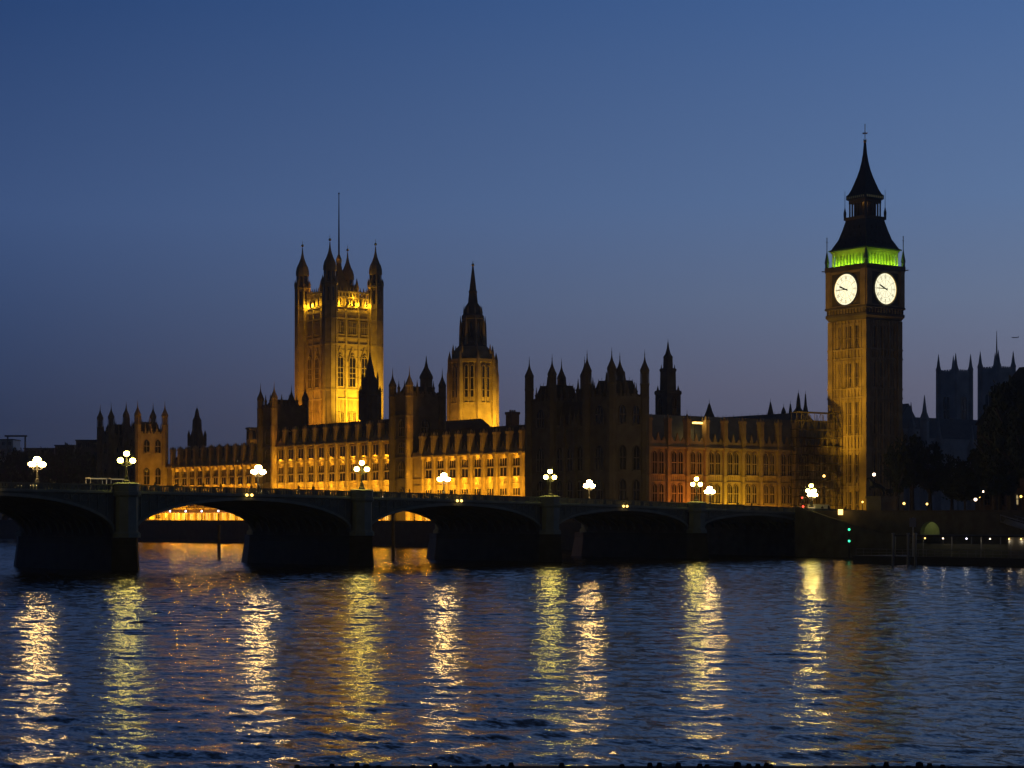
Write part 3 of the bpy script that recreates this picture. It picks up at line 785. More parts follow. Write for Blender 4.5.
num = nu.mesh('numerals', IRON)
def hand(ang, L, w0, w1, x0, x1):
    up = Vector((math.cos(ang), math.sin(ang))); rt = Vector((up.y, -up.x)); mb = MB()
    pts = [up*-.7+rt*w0, up*-.7-rt*w0, up*L*.75-rt*w1, up*L, up*L*.75+rt*w1]
    mb.add([(x,-p.x,CZ+p.y) for x in (x0,x1) for p in pts], [(0,1,2,3,4),(9,8,7,6,5)]+[(i,i+5,(i+1)%5+5,(i+1)%5) for i in range(5)])
    return mb
hm = hand(math.pi/2-9.75*math.pi/6, 2.5, .16, .2, -6.86, -6.80).mesh('hour_hand', IRON)
mm = hand(math.pi/2-9*math.pi/6, 3.2, .1, .1, -6.94, -6.89).mesh('minute_hand', IRON)
for k in range(4):
    rz = k*math.pi/2
    inst(am, 'stage_tracery', ct, (0,0,0), rz)
    d_ = inst(dm, 'dial', ct, (0,0,0), rz)
    for me_, nm_ in ((frm,'dial_frame'),(num,'numerals'),(hm,'hour_hand'),(mm,'minute_hand')): inst(me_, nm_, d_)
# belfry
mb = MB(); mb.box(-4.9,4.9,-4.9,4.9,68.2,72.7); mb.build('belfry', SHADESTONE, ct)  # core darkened by colour, for the shade in the openings behind the columns
bl = MB()
for i in range(11):
    y = -5.3+i*1.06; bl.box(-5.8,-5.4,y-.24,y+.24,68.2,72.3); bl.box(-5.86,-5.34,y-.3,y+.3,68.2,68.5)
    if i < 10:
        bl.add([(x,y+.24+d,z) for x in (-5.75,-5.45) for d,z in ((0,71.3),(0,72.3),(.58,72.3),(.58,71.3),(.29,71.95))], [(0,1,4),(1,2,4),(2,3,4),(9,6,5),(9,7,6),(9,8,7),(0,4,9,5),(4,3,8,9)])
bl.box(-5.95,-5.3,-5.9,5.9,72.3,72.7)
bm_ = bl.mesh('arcade', STONE)
for k in range(4): inst(bm_, 'arcade', ct, (0,0,0), k*math.pi/2)
YG = (.40,1,.02); TG = (.03,1,.16)
for k, (dx, dy) in enumerate(((-1,0),(0,-1),(1,0),(0,1))):
    for off, z_, tz, pw, c, aim in ((6.75,68.45,70.6,560,YG,5.3),(5.25,68.35,71.2,150,TG,4.9)):
        light('AREA', P(92.1+dx*off, 14.2+dy*off, z_), pw*(1.15 if k < 2 else .6), c, .12, sy=10.6, target=P(92.1+dx*aim, 14.2+dy*aim, tz))
# roofs
mb = MB(); mb.loft([(6.3,72.7),(6.3,73.0),(5.85,73.2),(4.6,75.6),(3.95,77.8),(3.4,80.0),(3.35,80.4)],4)
for k in range(4):
    pass
mb.build('lower_roof', SLATE, ct)
dm_ = MB()
for j, (z, r, c_) in enumerate(((73.9,5.2,5),(75.9,4.35,4),(77.8,3.85,3))):
    for i in range(c_):
        y = (i-(c_-1)/2)*1.7
        dm_.add([(-r-.25,y-.3,z),(-r-.25,y+.3,z),(-r-.25,y,z+.95),(-r+.6,y-.3,z),(-r+.6,y+.3,z),(-r+.6,y,z+.95)], [(0,1,2),(5,4,3),(0,3,4,1),(1,4,5,2),(2,5,3,0)])
dmm = dm_.mesh('roof_dormers', SLATE)
for k in range(4): inst(dmm, 'roof_dormers', ct, (0,0,0), k*math.pi/2)
mb = MB(); mb.loft([(3.6,80.4),(3.6,81.1),(2.8,81.15)],4)
mb.loft([(1.9,81.1),(1.9,85.2)],4); mb.build('lantern_gallery', SHADESTONE, ct)
la = MB()
for i in range(7):
    y = -2.85+i*.95; la.box(-2.8,-2.5,y*.9-.13,y*.9+.13,81.1,85.0)
la.box(-2.8,-2.45,-2.8,2.8,84.5,85.2)
lam = la.mesh('lantern_arcade', SHADESTONE)
for k in range(4): inst(lam, 'lantern_arcade', ct, (0,0,0), k*math.pi/2)
mb = MB(); mb.loft([(2.75,85.2),(3.25,85.5),(3.25,86.5),(2.9,86.8),(2.4,87.9),(1.95,89.3),(1.4,91.1),(.95,92.9),(.62,94.8),(.38,96.8),(.2,99.6)],4); mb.build('spire', SLATE, ct)
sg = MB()
for i in range(9): sg.box(-3.3,-3.26,-2.75+i*.65,-2.75+i*.65+.35,85.7,86.2)
sgm = sg.mesh('gilded_frieze', GOLD)
for k in range(4): inst(sgm, 'gilded_frieze', ct, (0,0,0), k*math.pi/2)
mb = MB(); mb.bar((0,0,99.5),(0,0,104.2),.1,5); mb.ball((0,0,99.9),.42,8,5); mb.ball((0,0,101.9),.25,8,5)
for a in range(4):
    c_, s_ = math.cos(a*math.pi/2), math.sin(a*math.pi/2); mb.bar((0,0,101.9),(c_*.8,s_*.8,101.9),.1,4); mb.bar((0,0,99.9),(c_*.6,s_*.6,100.4),.05,4)
mb.build('finial', GOLD, ct)
pn = MB().loft([(.32,68.2),(.32,69.8),(.42,69.9),(.07,72.8),(.06,76.2)],4); pn.bar((-.35,0,75.2),(.35,0,75.2),.07,4); pn.ball((0,0,76.2),.15,5,4)
pnm = pn.mesh('pinnacle', IRON)
pn2 = MB().loft([(.2,80.4),(.25,82.2),(.05,83.6),(.03,87.8)],4); pn2m = pn2.mesh('pinnacle', IRON)
gg = MB().bar((0,0,0),(1.2,0,.15),.14,5); ggm = gg.mesh('gargoyle', SHADESTONE)
for sx_ in (-1,1):
    for sy_ in (-1,1):
        inst(pnm, 'pinnacle', ct, (sx_*6.55,sy_*6.55,0)); inst(pn2m, 'pinnacle', ct, (sx_*3.45,sy_*3.45,0))
        inst(ggm, 'gargoyle', ct, (sx_*6.6,sy_*6.6,67.8), math.atan2(sy_,sx_))
# floodlights for the east face, standing on the north front roof and at its foot
light('SPOT', P(77.5, 12.5, 23.5), 3200, AMB, .4, spot=130, target=P(86.3, 13.5, 29), blend=1)
light('SPOT', P(58, 8, 26), 30000, AMB, .4, spot=70, target=P(86, 13.5, 46), blend=1)
light('SPOT', P(76, 11.5, 7.5), 2600, AMB, .4, spot=110, target=P(86.3, 13.5, 15))
light('POINT', P(89.5, 11.8, 84.2), 25, (1,.5,.08), .2)
light('SPOT', P(80, 16.5, 75), 60, (1,.5,.08), .2, spot=40, target=P(88.4, 14.2, 86))

# ------------------------------------------------------------------ great square tower
vt = pal('square_tower', 'great square tower floodlit gold with four domed turrets and a tall flagpole', 'tower', 81.5, 250.8, 0)
LQ = 18.4
mb = MB(); mb.box(.6,LQ-.6,.6,LQ-.6,6,79.2)
for zz in (36,47.6,50.8,66.4,68.6,75.2,77.6,79.3): mb.box(.2,LQ-.2,.2,LQ-.2,zz,zz+.5)
mb.build('shaft', STONE, vt)
# open parapet storey
mb = MB()
par = MB()
for i in range(11):
    y = 2.6+i*(LQ-5.2)/10
    par.box(.25,.75,y-.2,y+.2,79.8,84.6)
par.box(.2,.8,2.2,LQ-2.2,82.4,82.9); par.box(.15,.85,2.2,LQ-2.2,84.3,84.9)
for i in range(10):
    y = 2.6+(i+.5)*(LQ-5.2)/10; par.loft([(.2,84.9),(.03,86.4)],4,.5,y)
for y in (LQ*.36, LQ*.64, LQ*.5):
    par.loft([(.55,79.8),(.55,81.2),(.03,83.2)],4,-.1,y)
parm = par.mesh('pierced_parapet', STONE)
cq = LQ/2
def rotq(k): return k*math.pi/2
def around(me, name, parent, k):      # rotate about the tower centre
    a = rotq(k); c, s_ = math.cos(a), math.sin(a)
    return inst(me, name, parent, (cq-(c*cq-s_*cq), cq-(s_*cq+c*cq), 0), a)
for k in range(4): around(parm, 'pierced_parapet', vt, k)
MB().box(2.4,LQ-2.4,2.4,LQ-2.4,79.8,83.4).build('inner_wall', STONE, vt)
# central crown roof
mb = MB(); mb.loft([(4.5,83.4),(3.6,86.5),(1.6,90),(.8,93.5),(.5,96)],4,cq,cq)
for dx, dy, z in ((-4.5,-4.5,89),(4.5,-4.5,89),(-4.5,4.5,89),(4.5,4.5,89),(0,-4.6,87.5),(-4.6,0,87.5)): mb.loft([(.5,83.4),(.5,z-2.5),(.6,z-2.4),(.03,z+1.2)],4,cq+dx,cq+dy)
mb.build('crown_roof', SHADESTONE, vt)
mb = MB(); mb.loft([(.32,94),(.28,100),(.12,119.6)],8,cq,cq); mb.ball((cq,cq,119.8),.3,8,5); mb.build('flagpole', IRON, vt)
MB().loft([(.9,95.5),(1.0,96.8),(.3,98.6)],8,cq,cq).build('flagpole_crown', GOLD, vt)
# corner turrets with ogee domes
def vturret():
    mb = MB(); r = 2.35
    prof = [(r,6)]
    for zb in (22,36,50.8,66.4,75.2,79.4): prof += [(r,zb-.4),(r*1.07,zb-.3),(r*1.07,zb+.3),(r,zb+.4)]
    prof += [(r*.98,86.4),(r*1.12,86.8),(r*1.12,87.3),(r*.72,87.6),(r*.72,91.0),(r*.92,91.5),(r*.92,91.9),(r*.9,93),(r*.78,94.3),(r*.5,95.8),(r*.27,97.4),(r*.12,99.2),(.12,101.2)]
    mb.loft(prof, 8)
    for i in range(8):
        a = math.pi/8+i*math.pi/4; k = 1/math.cos(math.pi/8)
        x_, y_ = r*k*math.cos(a), r*k*math.sin(a)
        mb.bar((x_,y_,6),(x_,y_,87),.24,5); mb.bar((x_*.78,y_*.78,87.3),(x_*.78,y_*.78,91.5),.2,4); mb.loft([(.26,87.3),(.26,88.4),(.02,90)],4,x_,y_)
    return mb.mesh('turret', STONE)
vm = vturret(); fm = MB().ball((0,0,101.9),.5,8,5).bar((0,0,102),(0,0,103.6),.08,4).mesh('finial', GOLD)
sl = MB()
for i in range(8):
    a = i*math.pi/4; 
    for (z0, z1, rr) in ((81,85.6,2.36),(88.2,91,1.9)):
        c_, s_ = math.cos(a), math.sin(a)
        sl.add([(c_*(rr+.03)-s_*d, s_*(rr+.03)+c_*d, z) for d,z in ((-.3,z0),(.3,z0),(.3,z1),(-.3,z1))]+[(c_*(rr-.1)-s_*d, s_*(rr-.1)+c_*d, z) for d,z in ((-.3,z0),(.3,z0),(.3,z1),(-.3,z1))], [(0,1,2,3),(7,6,5,4),(0,4,5,1),(3,2,6,7),(0,3,7,4),(1,5,6,2)])
slm = sl.mesh('turret_openings', GLASS)
for x in (0,LQ):
    for y in (0,LQ):
        o = inst(vm, 'turret', vt, (x,y,0)); inst(fm, 'finial', o); inst(slm, 'turret_openings', o)
# faces: three tall windows, arcade bands
fc = MB()
for y in (2.9,LQ-2.9,LQ*.36,LQ*.64): fc.box(.1,.6,y-.3,y+.3,6,79.2)
for i in range(24):
    y = 2.9+i*(LQ-5.8)/23
    for z0, z1 in ((36.5,47.6),(68.9,75.2)): fc.box(.38,.6,y-.07,y+.07,z0,z1)
for c in (LQ*.225+.15,LQ*.5,LQ*.775-.15):
    for z_ in (25,38,51.5,55,58.5,62,64.6,72.4): fc.box(.42,.6,c-2.2,c+2.2,z_,z_+.18)
    for s_ in (-1,1):
        fc.bar((.35,c+s_*1.9,60.5),(.35,c,65.6),.16,4)
fcm = fc.mesh('face_tracery', STONE)
for k in range(4): around(fcm, 'face_tracery', vt, k)
for c in (LQ*.225+.15,LQ*.5,LQ*.775-.15):
    for (z0, h, w, li, tr) in ((52.2,10.8,2.3,2,(.42,)),(39.6,3.6,2.8,4,()),(70.2,4.2,2.8,4,()),(28,6,2.3,2,(.5,))):
        window(vt, .6, c, z0, w, h, 0, li, tr, h > 5, STONE, depth=.45)
        window(vt, c, .6, z0, w, h, R(90), li, tr, h > 5, STONE, depth=.45)
vp = lambda x, y, z: P(81.5+x, 250.8+y, z)
light('SPOT', vp(12.5,-16,33), 145000, YEL, .6, spot=75, target=vp(10.5,0,46), blend=1)
light('SPOT', vp(4,-34,30), 40000, AMB, .6, spot=60, target=vp(9,0,52), blend=1)
light('SPOT', vp(-22,2,30), 38000, SOD, .6, spot=70, target=vp(0,8,46), blend=1)
light('SPOT', vp(-13,4,34), 7000, ORA, .5, spot=80, target=vp(0,9,44), blend=1)
for q in (3.5,7.2,11,14.8):
    light('POINT', vp(q,-.3,80.4), 800, YEL, .25); light('POINT', vp(-.3,q,80.4), 600, YEL, .25)
light('POINT', vp(9.2,-.6,83), 300, YEL, .3); light('POINT', vp(cq-2.4,cq-1.4,97.5), 60, SOD, .2)
light('POINT', vp(15.5,2.2,85), 300, SOD, .3); light('POINT', vp(2.2,15.5,85), 300, SOD, .3)

# ------------------------------------------------------------------ central octagonal spire tower
cs = pal('spire_tower', 'octagonal tower tapering to a needle spire, lit gold on its lower half', 'spire tower', 71.6, 152.5, 0)
kk = 580/1950
def cz(y): return 7+(518-y)*kk
mb = MB(); mb.loft([(7.2,6),(7.2,cz(428)),(6.8,cz(418)),(6.35,cz(395)),(6.0,cz(364)),(6.5,cz(363)),(6.5,cz(360)),(5.6,cz(359)),(5.4,cz(352)),(4.2,cz(347))],8); mb.build('drum', STONE, cs)
mb = MB()
for i in range(8):
    a = math.pi/8+i*math.pi/4; k = 1/math.cos(math.pi/8); x_, y_ = 6.55*k*math.cos(a), 6.55*k*math.sin(a)
    mb.loft([(.65,20),(.6,cz(375)),(.45,cz(370)),(.4,cz(360)),(.03,cz(352))],4,x_,y_)
    mb.loft([(.3,cz(362)),(.3,cz(352)),(.03,cz(345))],4,x_*.85,y_*.85)
    mb.loft([(.4,cz(350)),(.25,cz(326)),(.03,cz(316))],4,x_*.53,y_*.53)
    mb.loft([(.25,cz(322)),(.2,cz(312)),(.03,cz(306))],4,x_*.38,y_*.38)
mb.build('pinnacles', STONE, cs)
mb = MB(); mb.loft([(4.25,cz(347)),(3.0,cz(343)),(2.9,cz(320)),(3.2,cz(319)),(3.1,cz(316)),(2.3,cz(313)),(2.2,cz(307)),(1.4,cz(303)),(1.1,cz(293)),(1.25,cz(292)),(1.0,cz(290)),(.5,cz(275)),(.15,cz(265)),(.05,cz(261))],8); mb.build('spire', SHADESTONE, cs)
MB().ball((0,0,cz(265)),.45,8,5).bar((0,0,cz(265)),(0,0,cz(260.5)),.06,4).build('finial', GOLD, cs)
for i in range(8):
    a = i*math.pi/4
    for d in (-.85,.85):
        for z0, h in ((cz(403),10.8),):
            x_, y_ = 6.36*math.cos(a)-d*math.sin(a), 6.36*math.sin(a)+d*math.cos(a)
            window(cs, x_, y_, z0, .85, h, a+math.pi, 1, (.33,.66), True, STONE)
    x_, y_ = 2.95*math.cos(a), 2.95*math.sin(a)
    window(cs, x_, y_, cz(338), .8, 4.6, a+math.pi, 1, (), True, SHADESTONE)
cp = lambda x, y, z: P(71.6+x, 152.5+y, z)
light('SPOT', cp(-6.5,-17,27), 28000, AMB, .5, spot=75, target=cp(-1,-6,38), blend=1)
light('SPOT', cp(8,-15,28), 28000, AMB, .5, spot=60, target=cp(3.5,-5,37), blend=1)
light('SPOT', cp(-17,-3,27), 7000, SOD, .5, spot=75, target=cp(-6,-1,38), blend=1)

# ------------------------------------------------------------------ other spires on the skyline
def at(x, y, D):      # palace-frame (v,u) of a pixel column at depth D
    c, s_ = math.cos(TH), math.sin(TH)
    r = (x-512)/FPX*D; wx, wy = CX+c*D+s_*r-NX, CY+s_*D-c*r-NY
    return VX*wx+VY*wy, UX*wx+UY*wy
def zy(y, D): return 7+(518-y)*D/FPX
def spire(name, label, cat, x, D, prof, m, n_=8, base=6, sats=(), win=None, group=None, lit=False):
    v, u = at(x, 0, D); t_ = pal(name, label, cat, v, u, 0, group)
    k = D/FPX
    pr = [(prof[0][0]*k/2, base)]+[(w_*k/2, zy(y, D)) for w_, y in prof]
    mb = MB(); mb.loft(pr, n_); 
    mb.bar((0,0,pr[-1][1]-.3),(0,0,pr[-1][1]+.9),.06,4)
    mb.build('tower_body' if cat != 'spirelet' else 'body', m, t_)
    for (w_, ring_, y0, y1) in sats:
        for i in range(4):
            a = math.pi/4+i*math.pi/2; rr = ring_*k/2*1.2
            mb = MB().loft([(w_*k/2,pr[0][1] if y0 is None else zy(y0, D)),(w_*k/2,zy(y1, D)-.9),(.03,zy(y1, D)+.6)],4,rr*math.cos(a),rr*math.sin(a))
            mb.build('pinnacle', m, t_)
    if win:
        y0, h, r_ = win
        for i in range(4): 
            a = i*math.pi/2; window(t_, -r_*k/2*math.cos(a), -r_*k/2*math.sin(a), zy(y0, D), 1.3, h, a, 2, (.5,), True, m)
    return t_
spire('ventilation_spire', 'black spire standing in front of the big floodlit square tower', 'spire', 370, 540,
      [(17,432),(17,410),(16,398),(19,396),(15,394),(13,382),(14,380),(9,376),(6,366),(3,360),(1,353)], SHADESTONE, 8, 6, [(2.2,17,420,388),(1.6,13,396,374)])
spire('lantern_tower', 'square ventilation tower with a stepped lantern just right of the dark pavilion', 'tower', 668, 490,
      [(18,420),(18,395),(19.5,394),(19,391),(11.5,390),(11,372),(12,371),(12,369),(7,368),(6.5,358),(7,357),(4,354),(2,349),(.6,342)], SHADESTONE, 4, 6, [(2.4,17,420,388),(1.4,11,392,367)], (416,4.6,18.6))
spire('distant_spire', 'dark spire with side pinnacles behind the low far wing', 'spire', 197, 640,
      [(13,446),(12,436),(9,430),(8,420),(5,417),(3,411),(.8,408)], SHADESTONE, 8, 6, [(2.2,14,446,432)])
v_, u_ = at(252, 0, 590); t_ = pal('chimney_stack', 'small square turret lit yellow at the end of the low far wing roof', 'chimney', v_, u_)
MB().loft([(1.3,24),(1.2,zy(430,590)),(1.5,zy(429,590)),(1.4,zy(427.5,590))],4).build('stack', STONE, t_)
window(t_, -1.22, 0, zy(439,590), 1.2, 2.6, 0, 1, (), True, STONE); window(t_, 0, -1.22, zy(439,590), 1.2, 2.6, R(90), 1, (), True, STONE)
light('POINT', P(v_-1.5, u_-2.5, 28.2), 160, SOD, .2)
v_, u_ = at(512.5, 0, 505); t_ = pal('chimney_stack', 'broad chimney rising behind the lit wing near the dark pavilion', 'chimney', v_, u_)
mb = MB(); mb.loft([(1.25,20),(1.25,zy(415,505)),(1.45,zy(414,505)),(1.4,zy(412,505))],4); mb.build('stack', SHADESTONE, t_)
for i in range(3): MB().loft([(.22,zy(412,505)),(.2,zy(410,505))],6,-.7+i*.7,0).build('chimney_pot', BRICK, t_)
light('SPOT', P(v_-3, u_-6, 26), 160, ORA, .3, spot=60, target=P(v_, u_, 32))
GS = 'small dark spirelets above the north front roof'
for x, D, pr, lb in ((709.3,500,[(12,424),(10,416),(6,411),(3,406),(.8,403)],'squat pyramid turret beside the bright roof lamp'),
    (687,462,[(4,424),(4,418),(1,414)],'stubby spirelet immediately left of the bright roof lamp'),
    (770.5,520,[(5,420),(4.5,414),(2.5,408),(.6,402)],'thin spirelet midway along the north front roof'),
    (783.6,520,[(4,420),(3.5,412),(.8,407)],'low spirelet just right of the midway spirelet of the roof'),
    (790.4,540,[(3,420),(2.5,412),(.8,404)],'thin needle pinnacle close left of the tall twin needles'),
    (798.4,540,[(9,424),(8,412),(3.5,408),(2.5,400),(.7,393)],'taller of the two needle spires by the clock tower scaffolding'),
    (805.5,540,[(5,424),(4,412),(2,405),(.7,394)],'thinner of the two needle spires by the clock tower scaffolding')):
    spire('roof_spirelet', lb, 'spirelet', x, D, pr, SHADESTONE, 8 if D < 505 else 4, 22, group=GS)
# roofs and halls in the middle of the palace
def hall(label, v0, v1, u0, u1, ze, zr, axis, m=SHADESTONE, roof=SLATE, pins=0):
    t_ = pal('palace_hall', label, 'hall', v0, u0)
    a, b_ = v1-v0, u1-u0
    MB().box(0,a,0,b_,6,ze).build('wall', m, t_)
    mb = MB(); mb.gable(-.3,a+.3,-.3,b_+.3,ze+.002,zr,axis,0,.4)
    if axis == 'y': crest(mb,(a/2,0,zr),(a/2,b_,zr),int(b_/1.5),.7)
    else: crest(mb,(0,b_/2,zr),(a,b_/2,zr),int(a/1.5),.7)
    mb.build('roof', roof, t_)
    if pins:
        pm_ = pinnacle_mesh(.4, ze-2, ze+2.5, m, 2)
        L = b_ if axis == 'y' else a
        for i in range(pins+1):
            q = L*i/pins
            inst(pm_, 'pinnacle', t_, (0,q,0) if axis == 'y' else (q,0,0))
    return t_
hall('long dark roofed hall behind the lit two-storey wing', 30, 44, 48, 92, 22, 29, 'y', pins=8)
hall('dark hall roof right behind the slim turreted tower', 24, 44, 96, 122, 26, 33, 'y', pins=5)
hall('dark hall roof behind the tall three-storey middle', 32, 50, 125, 162, 26, 33, 'y', pins=7)
hall('dark hall roof behind the low far wing', 32, 48, 166, 232, 22, 30, 'y', pins=12)
hall('great hall with a broad lead roof behind the scaffolding', 74, 100, 30, 100, 24, 33.5, 'y', roof=LEAD)

# terrace lamps, marquee
ml1 = MB().loft([(.18,0),(.1,.4),(.06,2.4)],6).mesh('post', IRON); ml2 = MB().ball((0,0,2.65),.26,8,6).mesh('globe', LAMPW)
for i in range(22):
    u = 36+i*10.15; t_ = thing('terrace_lamp', 'small white globe lamp on the terrace parapet above the river', 'lamp', P(.4,u,6.35), PR, 'white globe lamps along the river terrace')
    inst(ml1,'post',t_); inst(ml2,'globe',t_)
mq = pal('terrace_marquee', 'long pink canvas marquee on the terrace seen through the arch', 'marquee', 2.6, 172, 6.0)
mb = MB(); mb.gable(0,4.6,0,52,2.5,3.6,'y',0,0); mb.build('canopy', CANVAS, mq)
mqp = MB().bar((0,0,0),(0,0,2.5),.06,4).mesh('pole', WHITE)
for i in range(14):
    for x in (.1,4.5): inst(mqp, 'pole', mq, (x,min(i*4,51.9),0))
for i in range(6): light('POINT', P(4.9, 176+i*9, 8.0), 40, (1,.55,.3), .2)

# timber posts in the river
for x, D, y1, lb in ((219,345,525,'slim timber post in the river, framed by the wide left arch'), (393,330,513,'slim timber post in the river, framed by the second arch')):
    v_, u_ = at(x, 0, D); p_ = P(v_, u_)
    t_ = thing('mooring_post', lb, 'post', (p_[0],p_[1],0), 0, 'timber posts standing in the river')
    MB().loft([(.28,-2),(.26,zy(y1+2,D)),(.33,zy(y1+1.5,D)),(.33,zy(y1,D))],8).build('pile', WOOD, t_)

# ------------------------------------------------------------------ abbey
def abbey_tower(label, x, D, ytip, ypar, hwid):
    v_, u_ = at(x, 0, D); t_ = pal('abbey_tower', label, 'church tower', v_, u_, 0, 'twin towers of the distant abbey')
    zp = zy(ypar, D); s_ = hwid; mb = MB(); mb.box(-s_,s_,-s_,s_,6,zp)
    for zz in (zp-1.0, zp-10, zp-26): mb.box(-s_-.4,s_+.4,-s_-.4,s_+.4,zz,zz+.7)
    mb.build('shaft', ABBEY, t_)
    mb = MB(); battlement(mb,-s_,s_,-s_,s_,zp,1.6,1.3); mb.build('parapet', ABBEY, t_)
    for a in (-1,1):
        for b_ in (-1,1):
            MB().loft([(1.15,6),(1.05,zp+1.5),(1.2,zp+1.7),(.75,zp+3.2),(.06,zy(ytip,D))],8,a*s_*.95,b_*s_*.95).build('pinnacle', ABBEY, t_)
    for rz, (x_, y_) in ((0,(-s_,0)),(R(90),(0,-s_))): 
        window(t_, x_, y_, zp-22, 3.4, 13, rz, 2, (.5,), True, ABBEY); window(t_, x_, y_, zp-42, 3.6, 13, rz, 2, (.5,), True, ABBEY)
    return t_
abbey_tower('left of the two grey abbey towers with four spikes, right of the clock tower', 954.5, 835, 354, 374, 5.0)
abbey_tower('right of the two grey abbey towers, partly behind the dark tree', 996.7, 815, 351, 371, 5.0)
t_ = thing('distant_mast', 'hair-thin mast rising behind the right abbey tower', 'mast'); v_, u_ = at(996.7,0,860); t_.location = P(v_,u_)
MB().loft([(.5,30),(.3,zy(350,860)),(.08,zy(331,860))],6).build('pole', IRON, t_)
v_, u_ = at(955, 0, 790)
ab = pal('abbey_church', 'grey gabled abbey church below the twin towers', 'church', v_, u_)
a0 = -32
mb = MB(); mb.box(a0,20,-7,7,6,zy(440,790)); mb.box(a0-14,a0,-10,10,6,zy(432,790)); mb.build('wall', ABBEY, ab)
mb = MB(); mb.gable(a0,20,-7.4,7.4,zy(440,790)+.01,zy(419,790),'x'); mb.gable(a0-14.2,a0+.2,-10.4,10.4,zy(432,790)+.01,zy(408,790),'y')
mb.build('roof', LEAD, ab)
for x, y1, D in ((911,402,760),(924.5,395,755),(903,404,770),(938.7,418,745),(972,425,760)):
    v2, u2 = at(x, 0, D); 
    o = MB().loft([(1.9,6),(1.7,zy(y1+26,D)),(2.0,zy(y1+25,D)),(.9,zy(y1+17,D)),(.08,zy(y1,D))],8,v2-v_,u2-u_).build('pinnacle', ABBEY, ab)
for i in range(6): window(ab, a0+4+i*7.4, -7, 16, 2.6, 12, R(90), 2, (.5,), True, ABBEY)

# ------------------------------------------------------------------ trees
def leaf_mesh(rx, rz_, nclump, nleaf, seed, ls=.55):
    rnd = random.Random(seed); vs = []; fs = []
    for c in range(nclump):
        while True:
            p = Vector((rnd.uniform(-1,1), rnd.uniform(-1,1), rnd.uniform(-1,1)))
            if .35 < p.length < 1: break
        p = Vector((p.x*rx, p.y*rx, p.z*rz_*(1.1 if p.z > 0 else .8))); cr = rnd.uniform(.12,.26)*rx
        for l in range(nleaf):
            d = Vector((rnd.gauss(0,1), rnd.gauss(0,1), rnd.gauss(0,.8))); q = p+d*cr*.55
            a = Vector((rnd.uniform(-1,1), rnd.uniform(-1,1), rnd.uniform(-1,1))).normalized()*ls*rnd.uniform(.6,1.3)
            b_ = a.cross(Vector((rnd.uniform(-1,1), rnd.uniform(-1,1), rnd.uniform(-1,1)))).normalized()*ls*.5
            o = len(vs); vs += [q-a, q+b_, q+a, q-b_]; fs.append((o,o+1,o+2,o+3))
    me = bpy.data.meshes.new('crown'); me.from_pydata([tuple(v) for v in vs], [], fs); me.materials.append(LEAF); return me
def trunk_mesh(h, seed):
    rnd = random.Random(seed); mb = MB(); mb.loft([(.6,-h-.3),(.42,-h*.7),(.34,-h*.35),(.25,0)],8)
    for i in range(8):
        a = i*math.pi/4+rnd.uniform(-.3,.3); z = -h*rnd.uniform(.15,.5); L = h*rnd.uniform(.4,.65)
        p = (0,0,z); q = (L*.7*math.cos(a), L*.7*math.sin(a), z+L*.8); mb.bar(p, q, .13, 5)
    return mb.mesh('trunk', BARK)
CR = [(leaf_mesh(5.2,5.6,95,50,s), trunk_mesh(10,s)) for s in (1,2,3)]
def tree(x, D, ytop, wpx, label, group, zb=7.0, seedi=0):
    v_, u_ = at(x, 0, D); zt_ = zy(ytop, D); H = zt_-zb
    sc = max(H/16.6, .2); sw = wpx*D/FPX/11.5
    t_ = pal('plane_tree', label, 'tree', v_, u_, zb, group)
    c = inst(CR[seedi % 3][0], 'crown', t_, (0,0,10*sc), random.uniform(0,6), (sw,sw,sc)); tr = inst(CR[seedi % 3][1], 'trunk', t_, (0,0,10*sc), 0, (sc,sc,sc))
GT = 'dark trees on the embankment right of the clock tower'
rt = [(1012,380,374,52,'tallest dark tree at the right edge, in front of the right abbey tower'),
      (995,400,412,36,'dark tree just left of the tallest one by the right edge'),
      (1030,360,400,44,'dark tree cut off by the right edge of the photo'),
      (978,430,446,34,'low dark tree below the left abbey tower'),
      (952,430,455,32,'low dark tree below the gap left of the abbey towers'),
      (930,440,440,30,'dark tree below the slender abbey pinnacle'),
      (912,430,432,30,'dark tree below the abbey gable'),
      (897,420,440,26,'dark tree touching the right side of the clock tower'),
      (1000,365,452,40,'low spreading tree above the lit shelter near the right edge'),
      (965,380,472,36,'low tree above the pier shelter roof')]
for i, (x, D, yt, wp, lb) in enumerate(rt): tree(x, D, yt, wp, lb, GT, 7.2, i)
GL = 'dark trees on the far river bank beyond the palace'
for i in range(10):
    x = -8+i*12.5; tree(x, 700-i*6, 443+random.uniform(-2,10)+(8 if i < 2 else 0), 26, 'dark riverside tree left of the far corner pavilion', GL, 6, i)
# far buildings at the left
def block(name, label, x0, x1, D, ytop, m, dep=14, n_=4, lit=0):
    v_, u_ = at((x0+x1)/2, 0, D); w_ = (x1-x0)*D/FPX
    t_ = pal(name, label, 'building', v_, u_, 6); t_.rotation_euler = (0,0,TH-R(90))
    H = zy(ytop, D)-6
    MB().box(-w_/2,w_/2,0,dep,0,H).build('wall', m, t_)
    MB().box(-w_/2-.3,w_/2+.3,-.3,dep+.3,H+.002,H+.5).build('roof', SLATE, t_)
    nf_ = max(2, int(H/3.4)); nw = max(2, int(w_/3))
    for i in range(nw):
        for j in range(nf_):
            window(t_, -w_/2+(i+.5)*w_/nw, 0, 1.0+j*H/nf_, 1.3, 1.7, R(90), 2, (), False, m, WLIT if random.random() < lit else GLASS)
    return t_
block('office_building', 'pale distant building at the left edge behind the trees', -6, 13, 960, 440, WHITE, lit=.04)
block('office_building', 'dark flat roofed block behind the trees left of the far pavilion', 55, 74, 820, 446, SHADESTONE)
